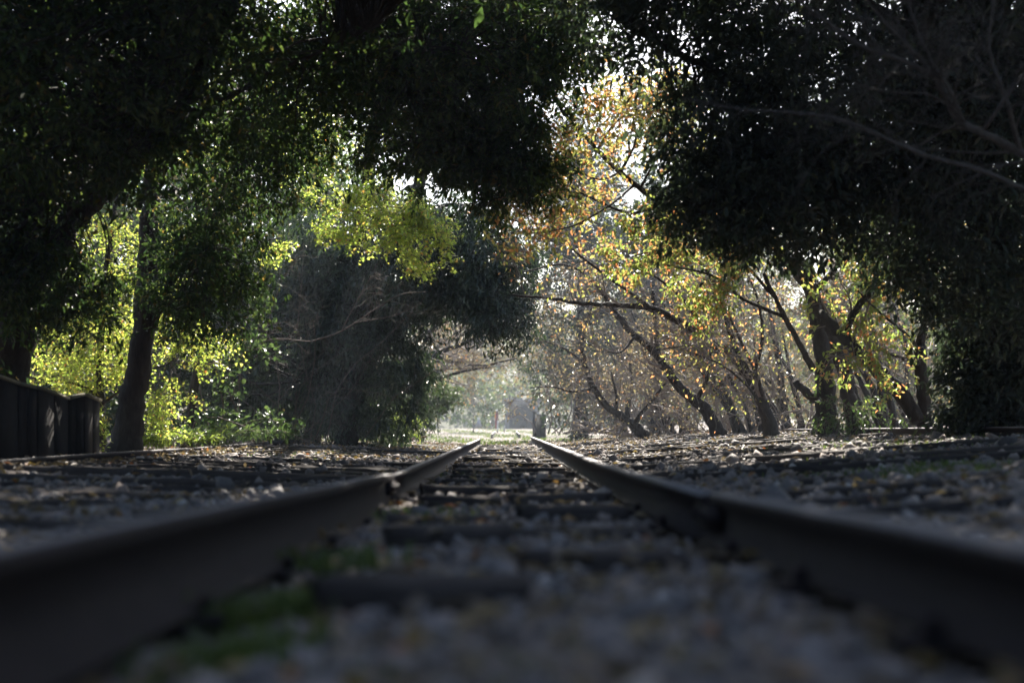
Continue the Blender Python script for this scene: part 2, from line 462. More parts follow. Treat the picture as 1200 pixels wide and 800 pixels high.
# ------------------------------------------------------------------ rails
prof = np.array([(-0.065, 0), (0.065, 0), (0.065, 0.012), (0.012, 0.03), (0.009, 0.118), (0.034, 0.131), (0.036, 0.158), (0.026, 0.168), (-0.026, 0.168), (-0.036, 0.158), (-0.034, 0.131), (-0.009, 0.118), (-0.012, 0.03), (-0.065, 0.012)])
def rail(path, label, group, hs=1.0, plates=()):
    """path: list of (x, y, ztop)"""
    p = np.array(path, float)
    root = empty('rail', tuple(p[0] - [0, 0, RH]), label, 'rail', group)
    n = len(p); k = len(prof)
    t = np.gradient(p, axis=0); t[:, 2] = 0; t = unit(t)
    s = np.stack([t[:, 1], -t[:, 0], np.zeros(n)], 1)
    pr = prof.copy(); pr[:, 1] = np.where(pr[:, 1] < 0.1, RH - (RH - pr[:, 1]) * hs, pr[:, 1])
    v = p[:, None] + s[:, None] * pr[None, :, :1] + np.array([0, 0, 1]) * (pr[None, :, 1:] - RH)
    idx = np.arange(n * k).reshape(n, k)
    A = idx[:-1]; B = np.roll(A, -1, 1); D = idx[1:]; C = np.roll(D, -1, 1)
    q = np.stack([A, B, C, D], -1).reshape(-1, 4)
    mi = np.tile((np.isin(np.arange(k), [7, 8])).astype(int) * 1, n - 1)
    caps = np.array([idx[0, ::-1], idx[-1]])
    mi = np.concatenate([mi, [0, 0]])
    mesh_np('rail_bar', v.reshape(-1, 3), [q, caps], None, root, mats=[M['rust'], M['rail_top']], mat_idx=mi)
    for yy in plates:
        k = np.argmin(np.abs(p[:, 1] - yy)); zt = np.interp(yy, p[:, 1], p[:, 2])
        pl_ = mesh_np('tie_plate', *box((p[k, 0], yy, zt - RH * hs - 0.008), (0.26, 0.15, 0.022), 0, 0.003), M['rust'], root)
        for sd_ in (-1, 1):
            mesh_np('spike', *box((p[k, 0] + sd_ * 0.078, yy + sd_ * 0.03, zt - RH * hs + 0.018), (0.028, 0.024, 0.045), 0.2, 0.002), M['rust'], pl_)
    return root

def box(c, size, rot=0.0, jit=0.0, taper=0.0):
    sx, sy, sz = np.array(size) / 2
    v = np.array([(-sx, -sy, -sz), (sx, -sy, -sz), (sx, sy, -sz), (-sx, sy, -sz), (-sx, -sy, sz), (sx, -sy, sz), (sx, sy, sz), (-sx, sy, sz)], float)
    v[4:, :2] *= 1 - taper
    v += R.normal(0, jit, v.shape) if jit else 0
    ca, sa = math.cos(rot), math.sin(rot)
    v = np.stack([v[:, 0] * ca - v[:, 1] * sa, v[:, 0] * sa + v[:, 1] * ca, v[:, 2]], 1) + np.array(c)
    f = np.array([(0, 3, 2, 1), (4, 5, 6, 7), (0, 1, 5, 4), (1, 2, 6, 5), (2, 3, 7, 6), (3, 0, 4, 7)])
    return v, f

def fishplate(root, x, y, zt, side):
    """joint bar with four bolts on the inner side of the joint"""
    o = mesh_np('fishplate', *box((x + side * 0.028, y, zt - 0.085), (0.03, 0.5, 0.075), 0, 0.002), M['rust'], root)
    for k in (-0.18, -0.06, 0.06, 0.18):
        a = np.array([[(x + side * 0.043, y + k, zt - 0.085), (x + side * 0.066, y + k, zt - 0.085)]])
        mesh_np('bolt', *tubes(a, np.full((1, 2), 0.016), 6), M['rust'], o)

g_rail = 'rails of the centre track'
def zpath(x, y0, y1, fz, n=24, wob=0.004):
    yy = np.linspace(y0, y1, n)
    return [(x + R.normal(0, wob), y, float(fz(y)) + R.normal(0, wob * 0.3)) for y in yy]
r1 = rail(zpath(-0.755, -1.2, 9.04, zl, 14), 'near rusty rail running out of the lower left corner', g_rail, 1.35, (3.2, 4.4, 5.5, 6.9, 8.0))
fishplate(r1, -0.755, 9.0, float(zl(9.0)), 1)
r2 = rail(zpath(-0.742, 9.10, 40.5, lambda d: zl(d) - 0.012), 'thin left rail of the centre track running on from the joint to the crest', g_rail, 1.0, (10.0, 11.1))
r3 = rail(zpath(0.755, -1.2, 5.08, zr, 12), 'near rusty rail running out of the lower right corner', g_rail, 1.0, (2.3, 3.3, 4.3))
fishplate(r3, 0.755, 5.1, float(zr(5.1)), -1)
r4 = rail(zpath(0.735, 5.14, 40.8, lambda d: zr(d) - 0.006), 'rail beyond the joint, running up to the crest on the right of the centre track', g_rail, 1.0, (6.0, 7.1))
rail([(XL - 0.02 * math.sin(y * .3), y, -0.30 + 0.006 * math.sin(y * .5)) for y in np.linspace(4, 20.6, 14)], 'outer rail below the sheet pile wall at the left', 'outer rails of the neighbouring tracks')
rail([(XL - 0.02 + 0.003 * (y - 20) ** 1.4, y, -0.31 + 0.004 * (y - 20.7)) for y in np.linspace(20.65, 34, 12)], 'farther outer rail that curves in below the dark thicket on the left', 'outer rails of the neighbouring tracks')
rail([(XR, y, 0.012 - 0.0034 * (y - 13)) for y in np.linspace(5, 28.6, 14)], 'dark outer rail standing high along the right edge of the gravel', 'outer rails of the neighbouring tracks', 1.25)
rail([(-0.74, y, float(zl(y))) for y in np.linspace(72, 98, 8)], 'short far rail stub glinting in the sun, left of two', 'far rail stubs')
rail([(0.70, y, float(zr(y))) for y in np.linspace(72, 98, 8)], 'short far rail stub glinting in the sun, right of two', 'far rail stubs')

# ------------------------------------------------------------------ sleepers
def sleeper_mesh(L, W, H, seed):
    """a worn timber: long box with bevelled, chewed edges"""
    n = max(4, int(L / 0.18))
    x = np.linspace(-L / 2, L / 2, n)
    b = 0.018
    sec = np.array([(-W / 2, -H), (W / 2, -H), (W / 2, -b), (W / 2 - b, 0), (W * 0.1, 0.0), (-W * 0.15, 0.0), (-W / 2 + b, 0), (-W / 2, -b)])
    v = np.zeros((n, 8, 3)); v[..., 0] = x[:, None]; v[..., 1:] = sec[None]
    v[:, :, 1:] += R.normal(0, 0.006, (n, 8, 2)); v[[0, -1], :, 0] += R.normal(0, 0.025, (2, 8))
    idx = np.arange(n * 8).reshape(n, 8)
    A = idx[:-1]; B = np.roll(A, -1, 1); D = idx[1:]; C = np.roll(D, -1, 1)
    q = np.stack([A, D, C, B], -1).reshape(-1, 4)
    me = mesh_np('railway_sleeper', v.reshape(-1, 3), [q, np.array([idx[0], idx[-1, ::-1]])], M['sleeper'])
    data = me.data
    bpy.data.objects.remove(me)
    return data
half_meshes = [sleeper_mesh(L, 0.22, 0.16, k) for k, L in enumerate((0.42, 0.5, 0.56, 0.62))]
wide_meshes = [sleeper_mesh(L, 0.2, 0.15, k) for k, L in enumerate((3.5, 3.7, 4.2, 4.6))]
def sleeper(data, x, y, z, rz, tilt, label, group):
    o = bpy.data.objects.new('railway_sleeper', data)
    o.location = (x, y, z); o.rotation_euler = (R.normal(0, 0.02), tilt, rz)
    COL.objects.link(o)
    return tag(o, label, 'railway sleeper', group)
lbl_c = 'weathered half sleeper set crosswise in the ballast between the centre rails'
gc = 'half sleepers between the centre rails'
sleeper(half_meshes[0], -0.17, 3.2, -0.338, 0.02, 0.0, 'nearest broken half sleeper, lying alone in the gravel of the centre track', gc)
sleeper(half_meshes[1], 0.28, 4.3, -0.372, -0.03, 0.01, 'short sleeper stub beside the right rail, second from the camera', gc)
sleeper(half_meshes[0], -0.2, 5.5, -0.385, 0.02, 0.0, 'thick dark sleeper block on the left half of the centre track near the rail joint', gc)
sleeper(half_meshes[2], 0.30, 5.9, -0.42, -0.02, 0.0, 'low dark sleeper on the right half of the centre track before the right rail joint', gc)
ORD = 'first second third fourth fifth sixth seventh eighth ninth tenth eleventh twelfth thirteenth fourteenth fifteenth sixteenth seventeenth eighteenth nineteenth twentieth'.split()
def ordinal(k):
    return ORD[k] if k < 20 else ('twenty ' + ORD[k - 20] if k < 29 else 'thirtieth' if k == 29 else 'thirty ' + ORD[k - 30])
def lab_n(what, s, k):
    return f"{ordinal(k)} {what} past the joints, by the {'left' if s < 0 else 'right'} rail"
len_c = 0
d = 6.9
while d < 36:
    zc = float((zl(d) + zr(d)) / 2) - RH - 0.008
    for s in (-1, 1):
        if R.random() < 0.85:
            sleeper(half_meshes[R.integers(1, 4)], s * 0.31 + 0.02, d + R.normal(0, 0.06), zc + R.normal(0, 0.012) + 0.022, R.normal(0, 0.03), R.normal(0, 0.015), lab_n('half sleeper of the centre track', s, len_c), gc)
    len_c += 1
    d += 1.05 + R.uniform(-0.1, 0.15)
cnt = {-1: 0, 1: 0}
d = 4.0
while d < 35:
    for s, X0, lab, grp in ((-1, -2.7, 'long weathered sleeper of the left track', 'long sleepers of the left track'), (1, 3.2, 'long grey sleeper of the right track', 'long sleepers of the right track')):
        if R.random() < 0.9:
            x0 = X0 + R.normal(0, 0.12); ang = R.normal(0, 0.012); dy = R.normal(0, 0.08)
            za = float(ground_z(x0 - 1.6, d)); zb = float(ground_z(x0 + 1.6, d))
            data = wide_meshes[R.integers(0, 2) if s < 0 else R.integers(1, 4)]
            sleeper(data, x0, d + dy, (za + zb) / 2 + (0.04 if s < 0 else 0.038) + R.normal(0, 0.012), ang, -math.atan2(zb - za, 3.2), f'{lab}, {ordinal(cnt[s])} from the camera', grp)
            cnt[s] += 1
    d += 1.0 + R.uniform(-0.1, 0.2)

# ------------------------------------------------------------------ ballast
def ico():
    t = (1 + 5 ** .5) / 2
    v = unit(np.array([(-1, t, 0), (1, t, 0), (-1, -t, 0), (1, -t, 0), (0, -1, t), (0, 1, t), (0, -1, -t), (0, 1, -t), (t, 0, -1), (t, 0, 1), (-t, 0, -1), (-t, 0, 1)], float))
    f = np.array([(0, 11, 5), (0, 5, 1), (0, 1, 7), (0, 7, 10), (0, 10, 11), (1, 5, 9), (5, 11, 4), (11, 10, 2), (10, 7, 6), (7, 1, 8), (3, 9, 4), (3, 4, 2), (3, 2, 6), (3, 6, 8), (3, 8, 9), (4, 9, 5), (2, 4, 11), (6, 2, 10), (8, 6, 7), (9, 8, 1)])
    return v, f
IV, IF = ico()
def ico2():
    v = list(map(tuple, IV)); cache = {}; f2 = []
    def mid(a, b):
        k = (min(a, b), max(a, b))
        if k not in cache:
            cache[k] = len(v); v.append(tuple(unit((np.array(v[a]) + np.array(v[b])))))
        return cache[k]
    for a, b, c in IF:
        ab, bc, ca = mid(a, b), mid(b, c), mid(c, a)
        f2 += [(a, ab, ca), (b, bc, ab), (c, ca, bc), (ab, bc, ca)]
    return np.array(v), np.array(f2)
def sample_ground(n):
    """points with density falling with distance, in view"""
    dd = 1.5 * (36 / 1.5) ** (R.random(n) ** 0.62)
    span = np.minimum(0.42 * dd, 6)
    x = R.uniform(-1, 1, n) * span * 1.02
    ok = (x > XL + 0.1) & (x < XR - 0.1) & (np.abs(np.abs(x) - 0.75) > 0.06)
    return x[ok], dd[ok]
sx, sd = sample_ground(14000)
cent = np.abs(sx) < 0.72
size = np.exp(R.normal(math.log(0.019), 0.42, len(sx))) * (1 + 0.035 * np.clip(sd - 6, 0, 12))
size = np.clip(size, 0.008, 0.075)
big = np.argsort(-(size / sd))[:260]
small = np.setdiff1d(np.arange(len(sx)), big)
# extra evenly spread stones in the centre bed and on the right
ex = np.concatenate([R.uniform(-0.68, 0.68, 3000), R.uniform(0.85, 5.5, 8000), R.uniform(-4.5, -0.85, 2200)])
ed = np.concatenate([R.uniform(9, 36, 3000), R.uniform(6, 30, 8000), R.uniform(6, 30, 2200)])
es = np.clip(np.exp(R.normal(math.log(0.025), 0.48, len(ex))), 0.015, 0.1)
ax_ = np.concatenate([sx[small], ex]); ad_ = np.concatenate([sd[small], ed]); as_ = np.concatenate([size[small], es])
N = len(ax_)
def rot_rand(n):
    q = unit(R.normal(0, 1, (n, 4))); w, x, y, z = q.T
    return np.stack([np.stack([1 - 2 * (y * y + z * z), 2 * (x * y - z * w), 2 * (x * z + y * w)], -1), np.stack([2 * (x * y + z * w), 1 - 2 * (x * x + z * z), 2 * (y * z - x * w)], -1), np.stack([2 * (x * z - y * w), 2 * (y * z + x * w), 1 - 2 * (x * x + y * y)], -1)], 1)
sh = IV[None] * (1 + R.normal(0, 0.16, (N, 12, 1))) * np.stack([np.ones(N), R.uniform(0.6, 1, N), R.uniform(0.45, 0.8, N)], 1)[:, None]
sh = np.einsum('nij,nkj->nki', rot_rand(N), sh)
sv = sh * as_[:, None, None] + np.stack([ax_, ad_, ground_z(ax_, ad_) + as_ * 0.15], 1)[:, None]
sf = (IF[None] + np.arange(N)[:, None, None] * 12).reshape(-1, 3)
ballast = mesh_np('ballast_gravel', sv.reshape(-1, 3), sf, M['stone'])
tag(ballast, 'loose grey ballast stones spread between and beside the rails', 'ballast', kind='stuff')
stone_data = []
v2, f2 = ico2()
for k in range(8):
    vv = v2 * (1 + 0.1 * np.sin(v2 @ R.normal(0, 2.5, (3, 1)) + k) + R.normal(0, 0.045, (len(v2), 1))) * np.array([1, R.uniform(0.65, 0.95), R.uniform(0.5, 0.8)])
    o = mesh_np('stone', vv, f2, M['stone']); stone_data.append(o.data); bpy.data.objects.remove(o)
for k in big:
    o = bpy.data.objects.new('stone', stone_data[k % 8]); COL.objects.link(o)
    o.parent = ground
    o.location = (sx[k], sd[k], float(ground_z(sx[k], sd[k])) + size[k] * 0.2)
    o.rotation_euler = tuple(R.uniform(-0.5, 0.5, 2)) + (R.uniform(0, 6.28),)
    s = size[k]; o.scale = (s, s, s)

# fallen leaves
lx, ld = sample_ground(5000)
l2x = np.concatenate([R.uniform(-4.5, -0.85, 2600), R.uniform(0.85, 5.4, 2600), R.uniform(-0.7, 0.7, 900), R.uniform(-7, -4.8, 1500), R.normal(-4.35, 0.15, 900)])
l2d = np.concatenate([R.uniform(20, 42, 2600), R.uniform(18, 42, 2600), R.uniform(12, 40, 900), R.uniform(12, 34, 1500), R.uniform(10, 24, 900)])
lx = np.concatenate([lx[:2800], l2x]); ld = np.concatenate([ld[:2800], l2d]); N = len(lx)
lv = leaf_mesh(np.stack([lx, ld, ground_z(lx, ld) + R.uniform(0.012, 0.055, N)], 1), R.normal(0, 1, (N, 3)) * [1, 1, 0.25], unit(np.array([0, 0, 1]) + R.normal(0, 0.35, (N, 3))), R.uniform(0.05, 0.1, N), R.uniform(0.03, 0.05, N))
o = mesh_np('fallen_leaves', *lv, M['leaf_dry']); tag(o, 'dry brown and yellow fallen leaves scattered over the gravel', 'fallen leaves', kind='stuff')

# grass
def blades(x, d, h, w=0.006):
    N = len(x); z = ground_z(x, d)
    b = np.stack([x, d, z], 1); s = unit(R.normal(0, 1, (N, 3)) * [1, 1, 0]) * w
    lean = R.normal(0, 0.35, (N, 3)) * [1, 1, 0]; h = np.asarray(h)[:, None]
    m = b + (lean * 0.4 + [0, 0, 1]) * h * 0.6; t = b + (lean * 1.3 + [0, 0, 0.8]) * h
    v = np.stack([b - s, b + s, m + s * 0.7, t, m - s * 0.7], 1).reshape(-1, 3)
    i = np.arange(N)[:, None] * 5
    return v, [i + [0, 1, 2, 4], i + [4, 2, 3]]
tx, td, th = [], [], []
for cx, cy, r, n, h in [(-0.50, 2.6, 0.07, 350, 0.085), (-0.52, 3.3, 0.08, 480, 0.11), (-0.58, 4.6, 0.1, 300, 0.11), (-0.55, 7.5, 0.2, 120, 0.08), (-0.5, 14, 0.5, 260, 0.07), (0.3, 31, 0.5, 260, 0.06), (-0.1, 2.2, 0.15, 100, 0.04),
                        (3.05, 9.6, 0.28, 900, 0.075), (2.6, 11, 0.3, 300, 0.06), (4.6, 12.5, 0.7, 500, 0.07), (4.9, 17, 0.8, 600, 0.08), (4.8, 24, 1.2, 700, 0.08), (3, 20, 1.2, 300, 0.06), (-3.5, 22, 1.2, 400, 0.07), (-2.5, 33, 1.5, 700, 0.08)]:
    tx.append(R.normal(cx, r, n)); td.append(R.normal(cy, r * 1.4, n)); th.append(R.uniform(0.4, 1.1, n) * h)
n = 11000; fx = R.normal(-1.5, 4.0, n); fd = R.uniform(38, 130, n)
keep = (np.sin(fx * 1.3 + fd * 0.17) + np.sin(fd * 0.5) * 0.6 + R.normal(0, 0.3, n) > -0.1); tx.append(fx[keep]); td.append(fd[keep]); th.append(R.uniform(0.05, 0.16, keep.sum()))
tx, td, th = map(np.concatenate, (tx, td, th))
bw = np.where(td > 36, 0.02, 0.006)[:, None]
o = mesh_np('grass', *blades(tx, td, th, bw), M['grass']); tag(o, 'thin green grass tufts between the stones and along the far verge', 'grass', kind='stuff')

# ------------------------------------------------------------------ trees
ALL_LIMBS = {}
def limb_mesh(name, pts, r0, r1, parent, mat, n=None, sides=9, rough=0.045, power=0.8):
    n = n or max(8, len(pts) * 5)
    p = spline(pts, n)
    if len(p) > 3: p[1:-1] += R.normal(0, 0.06, (n - 2, 3)) * max(r0, r1) * 1.6
    t = np.linspace(0, 1, n) ** power
    r = r0 + (r1 - r0) * t
    if name == 'trunk': r = r * (1 + 0.4 * np.exp(-np.linspace(0, 1, n) / 0.07))
    mesh_np(name, *tubes(p[None], r[None], sides, rough), mat, parent, smooth=True)
    return p, r

def resample(limbs, K=6):
    ps, rs = [], []
    for p, r in limbs:
        i = np.linspace(0, len(p) - 1, K).astype(int)
        ps.append(p[i]); rs.append(r[i])
    return np.array(ps), np.array(rs)

def tree(name, label, cat, trunk, limbs=(), group=None, bark='bark_dark', levels=(), twig_mat='twig_brown', leaf=None, cloud=None, skip_limb_twigs=False):
    """trunk/limbs: (points, r0, r1).  levels: dicts for grow().  leaf: dict(per,size,mat..) on last level.  cloud: list of ellipsoid crowns"""
    base = np.array(trunk[0][0])
    root = empty(name, tuple(base), label, cat, group)
    sk = [limb_mesh('trunk', trunk[0], trunk[1], trunk[2], root, M[bark], sides=12)]
    for lb in limbs:
        pr_ = limb_mesh('limb', lb[0], lb[1], lb[2], root, M[bark])
        if len(lb) == 3: sk.append(pr_)
    parts, lv = [], []
    if levels:
        P_, R_ = resample(sk[1:] if (len(sk) > 1 and skip_limb_twigs) else sk)
        for k, L in enumerate(levels):
            L = dict(L); sd_ = L.pop('sides', 3)
            P_, R_ = grow(P_, R_, **L)
            parts.append(tubes(P_, R_, sd_, cap=False))
            if leaf and (k in leaf.get('on', (len(levels) - 1,))):
                lf = {a: b for a, b in leaf.items() if a not in ('on', 'mat')}
                lv.append(leaves_on(P_, **lf))
    mat_leaf = leaf['mat'] if leaf else None
    if cloud:
        lp = np.concatenate([p for p, r in sk])
        for c in cloud:
            cen = rand_in(c['e'], c['n'])
            bp, br = connect(lp, cen, c.get('r', 0.013))
            parts.append(tubes(bp, br, 4, cap=False))
            (v, f), (sp, sr) = clumps(cen, c['per'], c['rad'], c['size'], c.get('ratio', 0.42), c.get('droop', 0.35), c.get('flat', 0.7), c.get('kind', 'rhomb'), c.get('sprays', 6))
            lv.append((v, f)); 
            if c.get('twigs', True): parts.append(tubes(sp, sr * c.get('tw', 1.0), 3, cap=False))
            mat_leaf = c['mat']
    if parts:
        o = mesh_np('twigs', *merge(parts), M[twig_mat], root); o['kind'] = 'stuff'
    if lv:
        o = mesh_np('crown', *merge(lv), M[mat_leaf], root); o['kind'] = 'stuff'
    return root

def E(x, y, d, rx, ry, rd):
    """crown ellipsoid centred at a photograph pixel at distance d, radii in pixels there and metres in depth"""
    c = P(x, y, d)
    return (*c, rx * d / F, rd, ry * d / F)
def PP(*pts): return [P(*p) for p in pts]
def G(x, d): return (x, d, float(ground_z(x, d)) - 0.05)

# --- left: the big leaning evergreen whose canopy roofs the upper left
tree('evergreen_tree', 'massive dark evergreen with forked leaning trunk behind the sheet pile wall', 'tree',
     ([G(-6.5, 18)] + PP((4, 440, 18), (30, 350, 18), (55, 285, 17.8), (85, 248, 17.6)), 0.31, 0.2),
     [(PP((75, 262, 17.7), (120, 220, 17.2), (165, 180, 16.8), (205, 130, 16.4), (250, 60, 16), (290, -20, 15.6)), 0.2, 0.04),
      (PP((45, 290, 17.8), (55, 240, 18), (72, 205, 18), (90, 165, 18), (118, 100, 18), (130, -40, 17)), 0.125, 0.06),
      (PP((165, 180, 16.8), (240, 130, 16.2), (330, 80, 15.8), (430, 40, 15.4)), 0.05, 0.012)],
     bark='bark_dark', twig_mat='bark_dark',
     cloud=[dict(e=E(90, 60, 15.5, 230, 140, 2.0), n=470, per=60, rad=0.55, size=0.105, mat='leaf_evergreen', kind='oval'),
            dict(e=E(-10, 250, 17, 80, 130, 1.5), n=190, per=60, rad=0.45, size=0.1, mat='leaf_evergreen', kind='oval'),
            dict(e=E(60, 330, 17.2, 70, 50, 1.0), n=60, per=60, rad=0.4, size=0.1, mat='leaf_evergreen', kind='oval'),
            dict(e=(-2.5, 13, 6.9, 4.2, 4.5, 1.8), n=580, per=40, rad=0.9, size=0.22, mat='leaf_evergreen', twigs=False, r=0.004)])  # high crown out of view, added to shade the near ground

# --- left: second trunk and its crown
tree('evergreen_tree', 'evergreen with a straight slender trunk just right of the sheet pile wall', 'tree',
     ([G(-5.52, 20.5)] + PP((152, 490, 20.5), (160, 440, 20.5), (170, 370, 20.5), (174, 300, 20.5), (178, 230, 20.4), (195, 120, 20), (240, 0, 19)), 0.215, 0.10),
     [(PP((178, 385, 20.5), (190, 350, 20.3), (205, 325, 20), (250, 290, 19.5)), 0.07, 0.03),
      (PP((180, 200, 20.3), (230, 160, 19.5), (310, 120, 18.5), (420, 70, 17.5), (540, 60, 17)), 0.09, 0.03),
      (PP((182, 230, 20.2), (240, 215, 19.8), (310, 178, 19.3), (360, 160, 19)), 0.05, 0.02)],
     bark='bark_dark', twig_mat='bark_dark',
     cloud=[dict(e=E(240, 310, 19.5, 65, 75, 0.9), n=120, per=54, rad=0.42, size=0.095, mat='leaf_evergreen', kind='oval'),
            dict(e=E(290, 180, 19, 100, 65, 1.2), n=90, per=48, rad=0.48, size=0.095, mat='leaf_evergreen', kind='oval'),
            dict(e=E(420, 60, 17.5, 165, 105, 1.6), n=230, per=56, rad=0.5, size=0.1, mat='leaf_evergreen', kind='oval')])

# --- evergreen hanging from above at the middle left
tree('evergreen_tree', 'tall evergreen whose dark boughs hang over the middle of the line', 'tree',
     ([G(-4.6, 33.5)] + PP((400, 380, 33), (425, 260, 29), (440, 150, 23), (480, 40, 19.5), (530, -80, 18.5)), 0.17, 0.08),
     [(PP((440, 150, 23), (480, 110, 20.5), (540, 80, 19), (610, 70, 18.5)), 0.05, 0.02),
      (PP((436, 180, 24.5), (490, 165, 20.5), (560, 172, 18.8), (630, 190, 18.5)), 0.045, 0.015),
      (PP((480, 40, 19.5), (540, -60, 20), (620, -90, 24), (650, -80, 29)), 0.06, 0.03)],
     bark='bark_dark', twig_mat='bark_dark',
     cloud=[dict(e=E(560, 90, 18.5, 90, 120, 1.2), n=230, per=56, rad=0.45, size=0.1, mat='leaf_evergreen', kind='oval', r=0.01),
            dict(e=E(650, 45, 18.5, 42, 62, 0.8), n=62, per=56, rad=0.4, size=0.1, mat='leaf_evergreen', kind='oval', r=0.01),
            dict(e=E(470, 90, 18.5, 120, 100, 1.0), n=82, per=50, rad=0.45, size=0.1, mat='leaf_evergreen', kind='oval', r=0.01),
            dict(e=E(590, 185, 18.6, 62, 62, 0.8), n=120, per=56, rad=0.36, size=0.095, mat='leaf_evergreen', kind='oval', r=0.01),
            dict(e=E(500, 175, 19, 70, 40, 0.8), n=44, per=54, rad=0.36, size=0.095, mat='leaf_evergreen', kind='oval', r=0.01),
            dict(e=(0.4, 29, 10.4, 1.0, 6.0, 0.9), n=180, per=40, rad=0.9, size=0.22, mat='leaf_evergreen', twigs=False, r=0.008)])  # unseen crown overhead, put in to shade the centre track

# --- maples, back-lit
tree('maple_tree', 'small bright yellow green maple with thin dark stem between the wall and the evergreen trunk', 'tree',
     ([G(-6.55, 23)] + PP((118, 470, 23), (117, 420, 23), (120, 360, 23), (128, 290, 23), (140, 200, 23)), 0.085, 0.03),
     [(PP((118, 468, 23), (95, 452, 22.7), (60, 446, 22.4), (20, 440, 22)), 0.035, 0.01),
      (PP((118, 474, 23), (135, 462, 22.8), (160, 440, 22.3), (200, 425, 22)), 0.03, 0.01),
      (PP((118, 400, 23), (80, 370, 22.6), (40, 350, 22)), 0.03, 0.01),
      (PP((120, 370, 23), (150, 330, 22.6), (220, 300, 22)), 0.03, 0.01)],
     cloud=[dict(e=E(95, 390, 22.8, 90, 65, 0.9), n=90, per=110, rad=0.42, size=0.058, ratio=0.8, mat='leaf_maple', kind='maple', flat=1.0, r=0.008),
            dict(e=E(150, 300, 23, 75, 55, 0.9), n=48, per=80, rad=0.42, size=0.058, ratio=0.8, mat='leaf_maple', kind='maple', flat=1.0, r=0.008),
            dict(e=E(215, 405, 22.3, 55, 30, 0.6), n=26, per=70, rad=0.35, size=0.058, ratio=0.8, mat='leaf_maple', kind='maple', flat=1.0, r=0.006),
            dict(e=E(195, 480, 21.8, 25, 45, 0.5), n=18, per=60, rad=0.32, size=0.058, ratio=0.8, mat='leaf_maple', kind='maple', flat=1.0, r=0.006)])
tree('maple_tree', 'bright maple bough of lit yellow green leaves reaching out in front of the dark wood', 'tree',
     ([G(-5.6, 25)] + PP((232, 420, 25), (255, 300, 24.5), (300, 246, 24), (352, 240, 23.5)), 0.09, 0.04),
     [(PP((352, 240, 23.5), (400, 245, 23), (434, 253, 22.7), (456, 262, 22.5), (490, 285, 22.2)), 0.035, 0.012),
      (PP((400, 245, 23), (425, 236, 22.7), (470, 240, 22.3), (520, 250, 22)), 0.022, 0.008),
      (PP((456, 262, 22.5), (485, 252, 22.2), (515, 262, 22)), 0.016, 0.006),
      (PP((270, 275, 24.4), (300, 290, 24), (325, 300, 23.7)), 0.02, 0.008),
      (PP((300, 246, 24), (320, 190, 23.6), (370, 150, 23), (420, 130, 23)), 0.03, 0.01)],
     cloud=[dict(e=E(428, 240, 22.2, 66, 44, 0.6), n=54, per=84, rad=0.3, size=0.06, ratio=0.8, mat='leaf_maple', kind='maple', flat=1.0, r=0.006, droop=0.15),
            dict(e=E(488, 275, 21.8, 46, 40, 0.5), n=44, per=84, rad=0.28, size=0.06, ratio=0.8, mat='leaf_maple', kind='maple', flat=1.0, r=0.006, droop=0.15),
            dict(e=E(320, 297, 23.8, 22, 12, 0.3), n=7, per=60, rad=0.2, size=0.06, ratio=0.8, mat='leaf_maple', kind='maple', flat=1.0, r=0.006),
            dict(e=E(240, 110, 24.5, 110, 120, 0.9), n=80, per=70, rad=0.4, size=0.058, ratio=0.8, mat='leaf_maple', kind='maple', flat=1.0, r=0.006),
            dict(e=E(420, 110, 24, 130, 100, 1.0), n=80, per=70, rad=0.4, size=0.058, ratio=0.8, mat='leaf_maple', kind='maple', flat=1.0, r=0.006)])

# --- dark thicket and evergreen behind it
tree('evergreen_tree', 'dark blue green narrow-leaved evergreen standing behind the grey thicket and arching over the line', 'tree',
     ([G(-3.5, 31)] + PP((425, 400, 31), (450, 310, 30.5), (480, 250, 30), (500, 180, 30)), 0.2, 0.12),
     [(PP((455, 300, 30.5), (520, 290, 29.5), (580, 320, 29), (600, 370, 28.8)), 0.07, 0.02),
      (PP((480, 250, 30), (540, 240, 29.5), (610, 260, 29)), 0.06, 0.02)],
     bark='bark_dark', twig_mat='bark_dark',
     cloud=[dict(e=E(425, 430, 31, 70, 92, 1.4), n=120, per=150, rad=0.6, size=0.16, ratio=0.24, mat='leaf_bamboo', droop=0.9, sprays=10),
            dict(e=E(440, 310, 31.5, 110, 80, 1.4), n=130, per=140, rad=0.62, size=0.17, ratio=0.26, mat='leaf_bamboo', droop=0.9, sprays=10),
            dict(e=E(540, 300, 29.5, 80, 62, 1.2), n=105, per=140, rad=0.58, size=0.17, ratio=0.26, mat='leaf_bamboo', droop=0.9, sprays=10),
            dict(e=E(588, 372, 28.8, 40, 36, 0.7), n=60, per=100, rad=0.42, size=0.12, ratio=0.3, mat='leaf_bamboo', droop=0.7, sprays=8),
            dict(e=E(310, 400, 33, 130, 110, 1.1), n=130, per=140, rad=0.65, size=0.18, ratio=0.3, mat='leaf_bamboo', droop=0.8, sprays=10)])
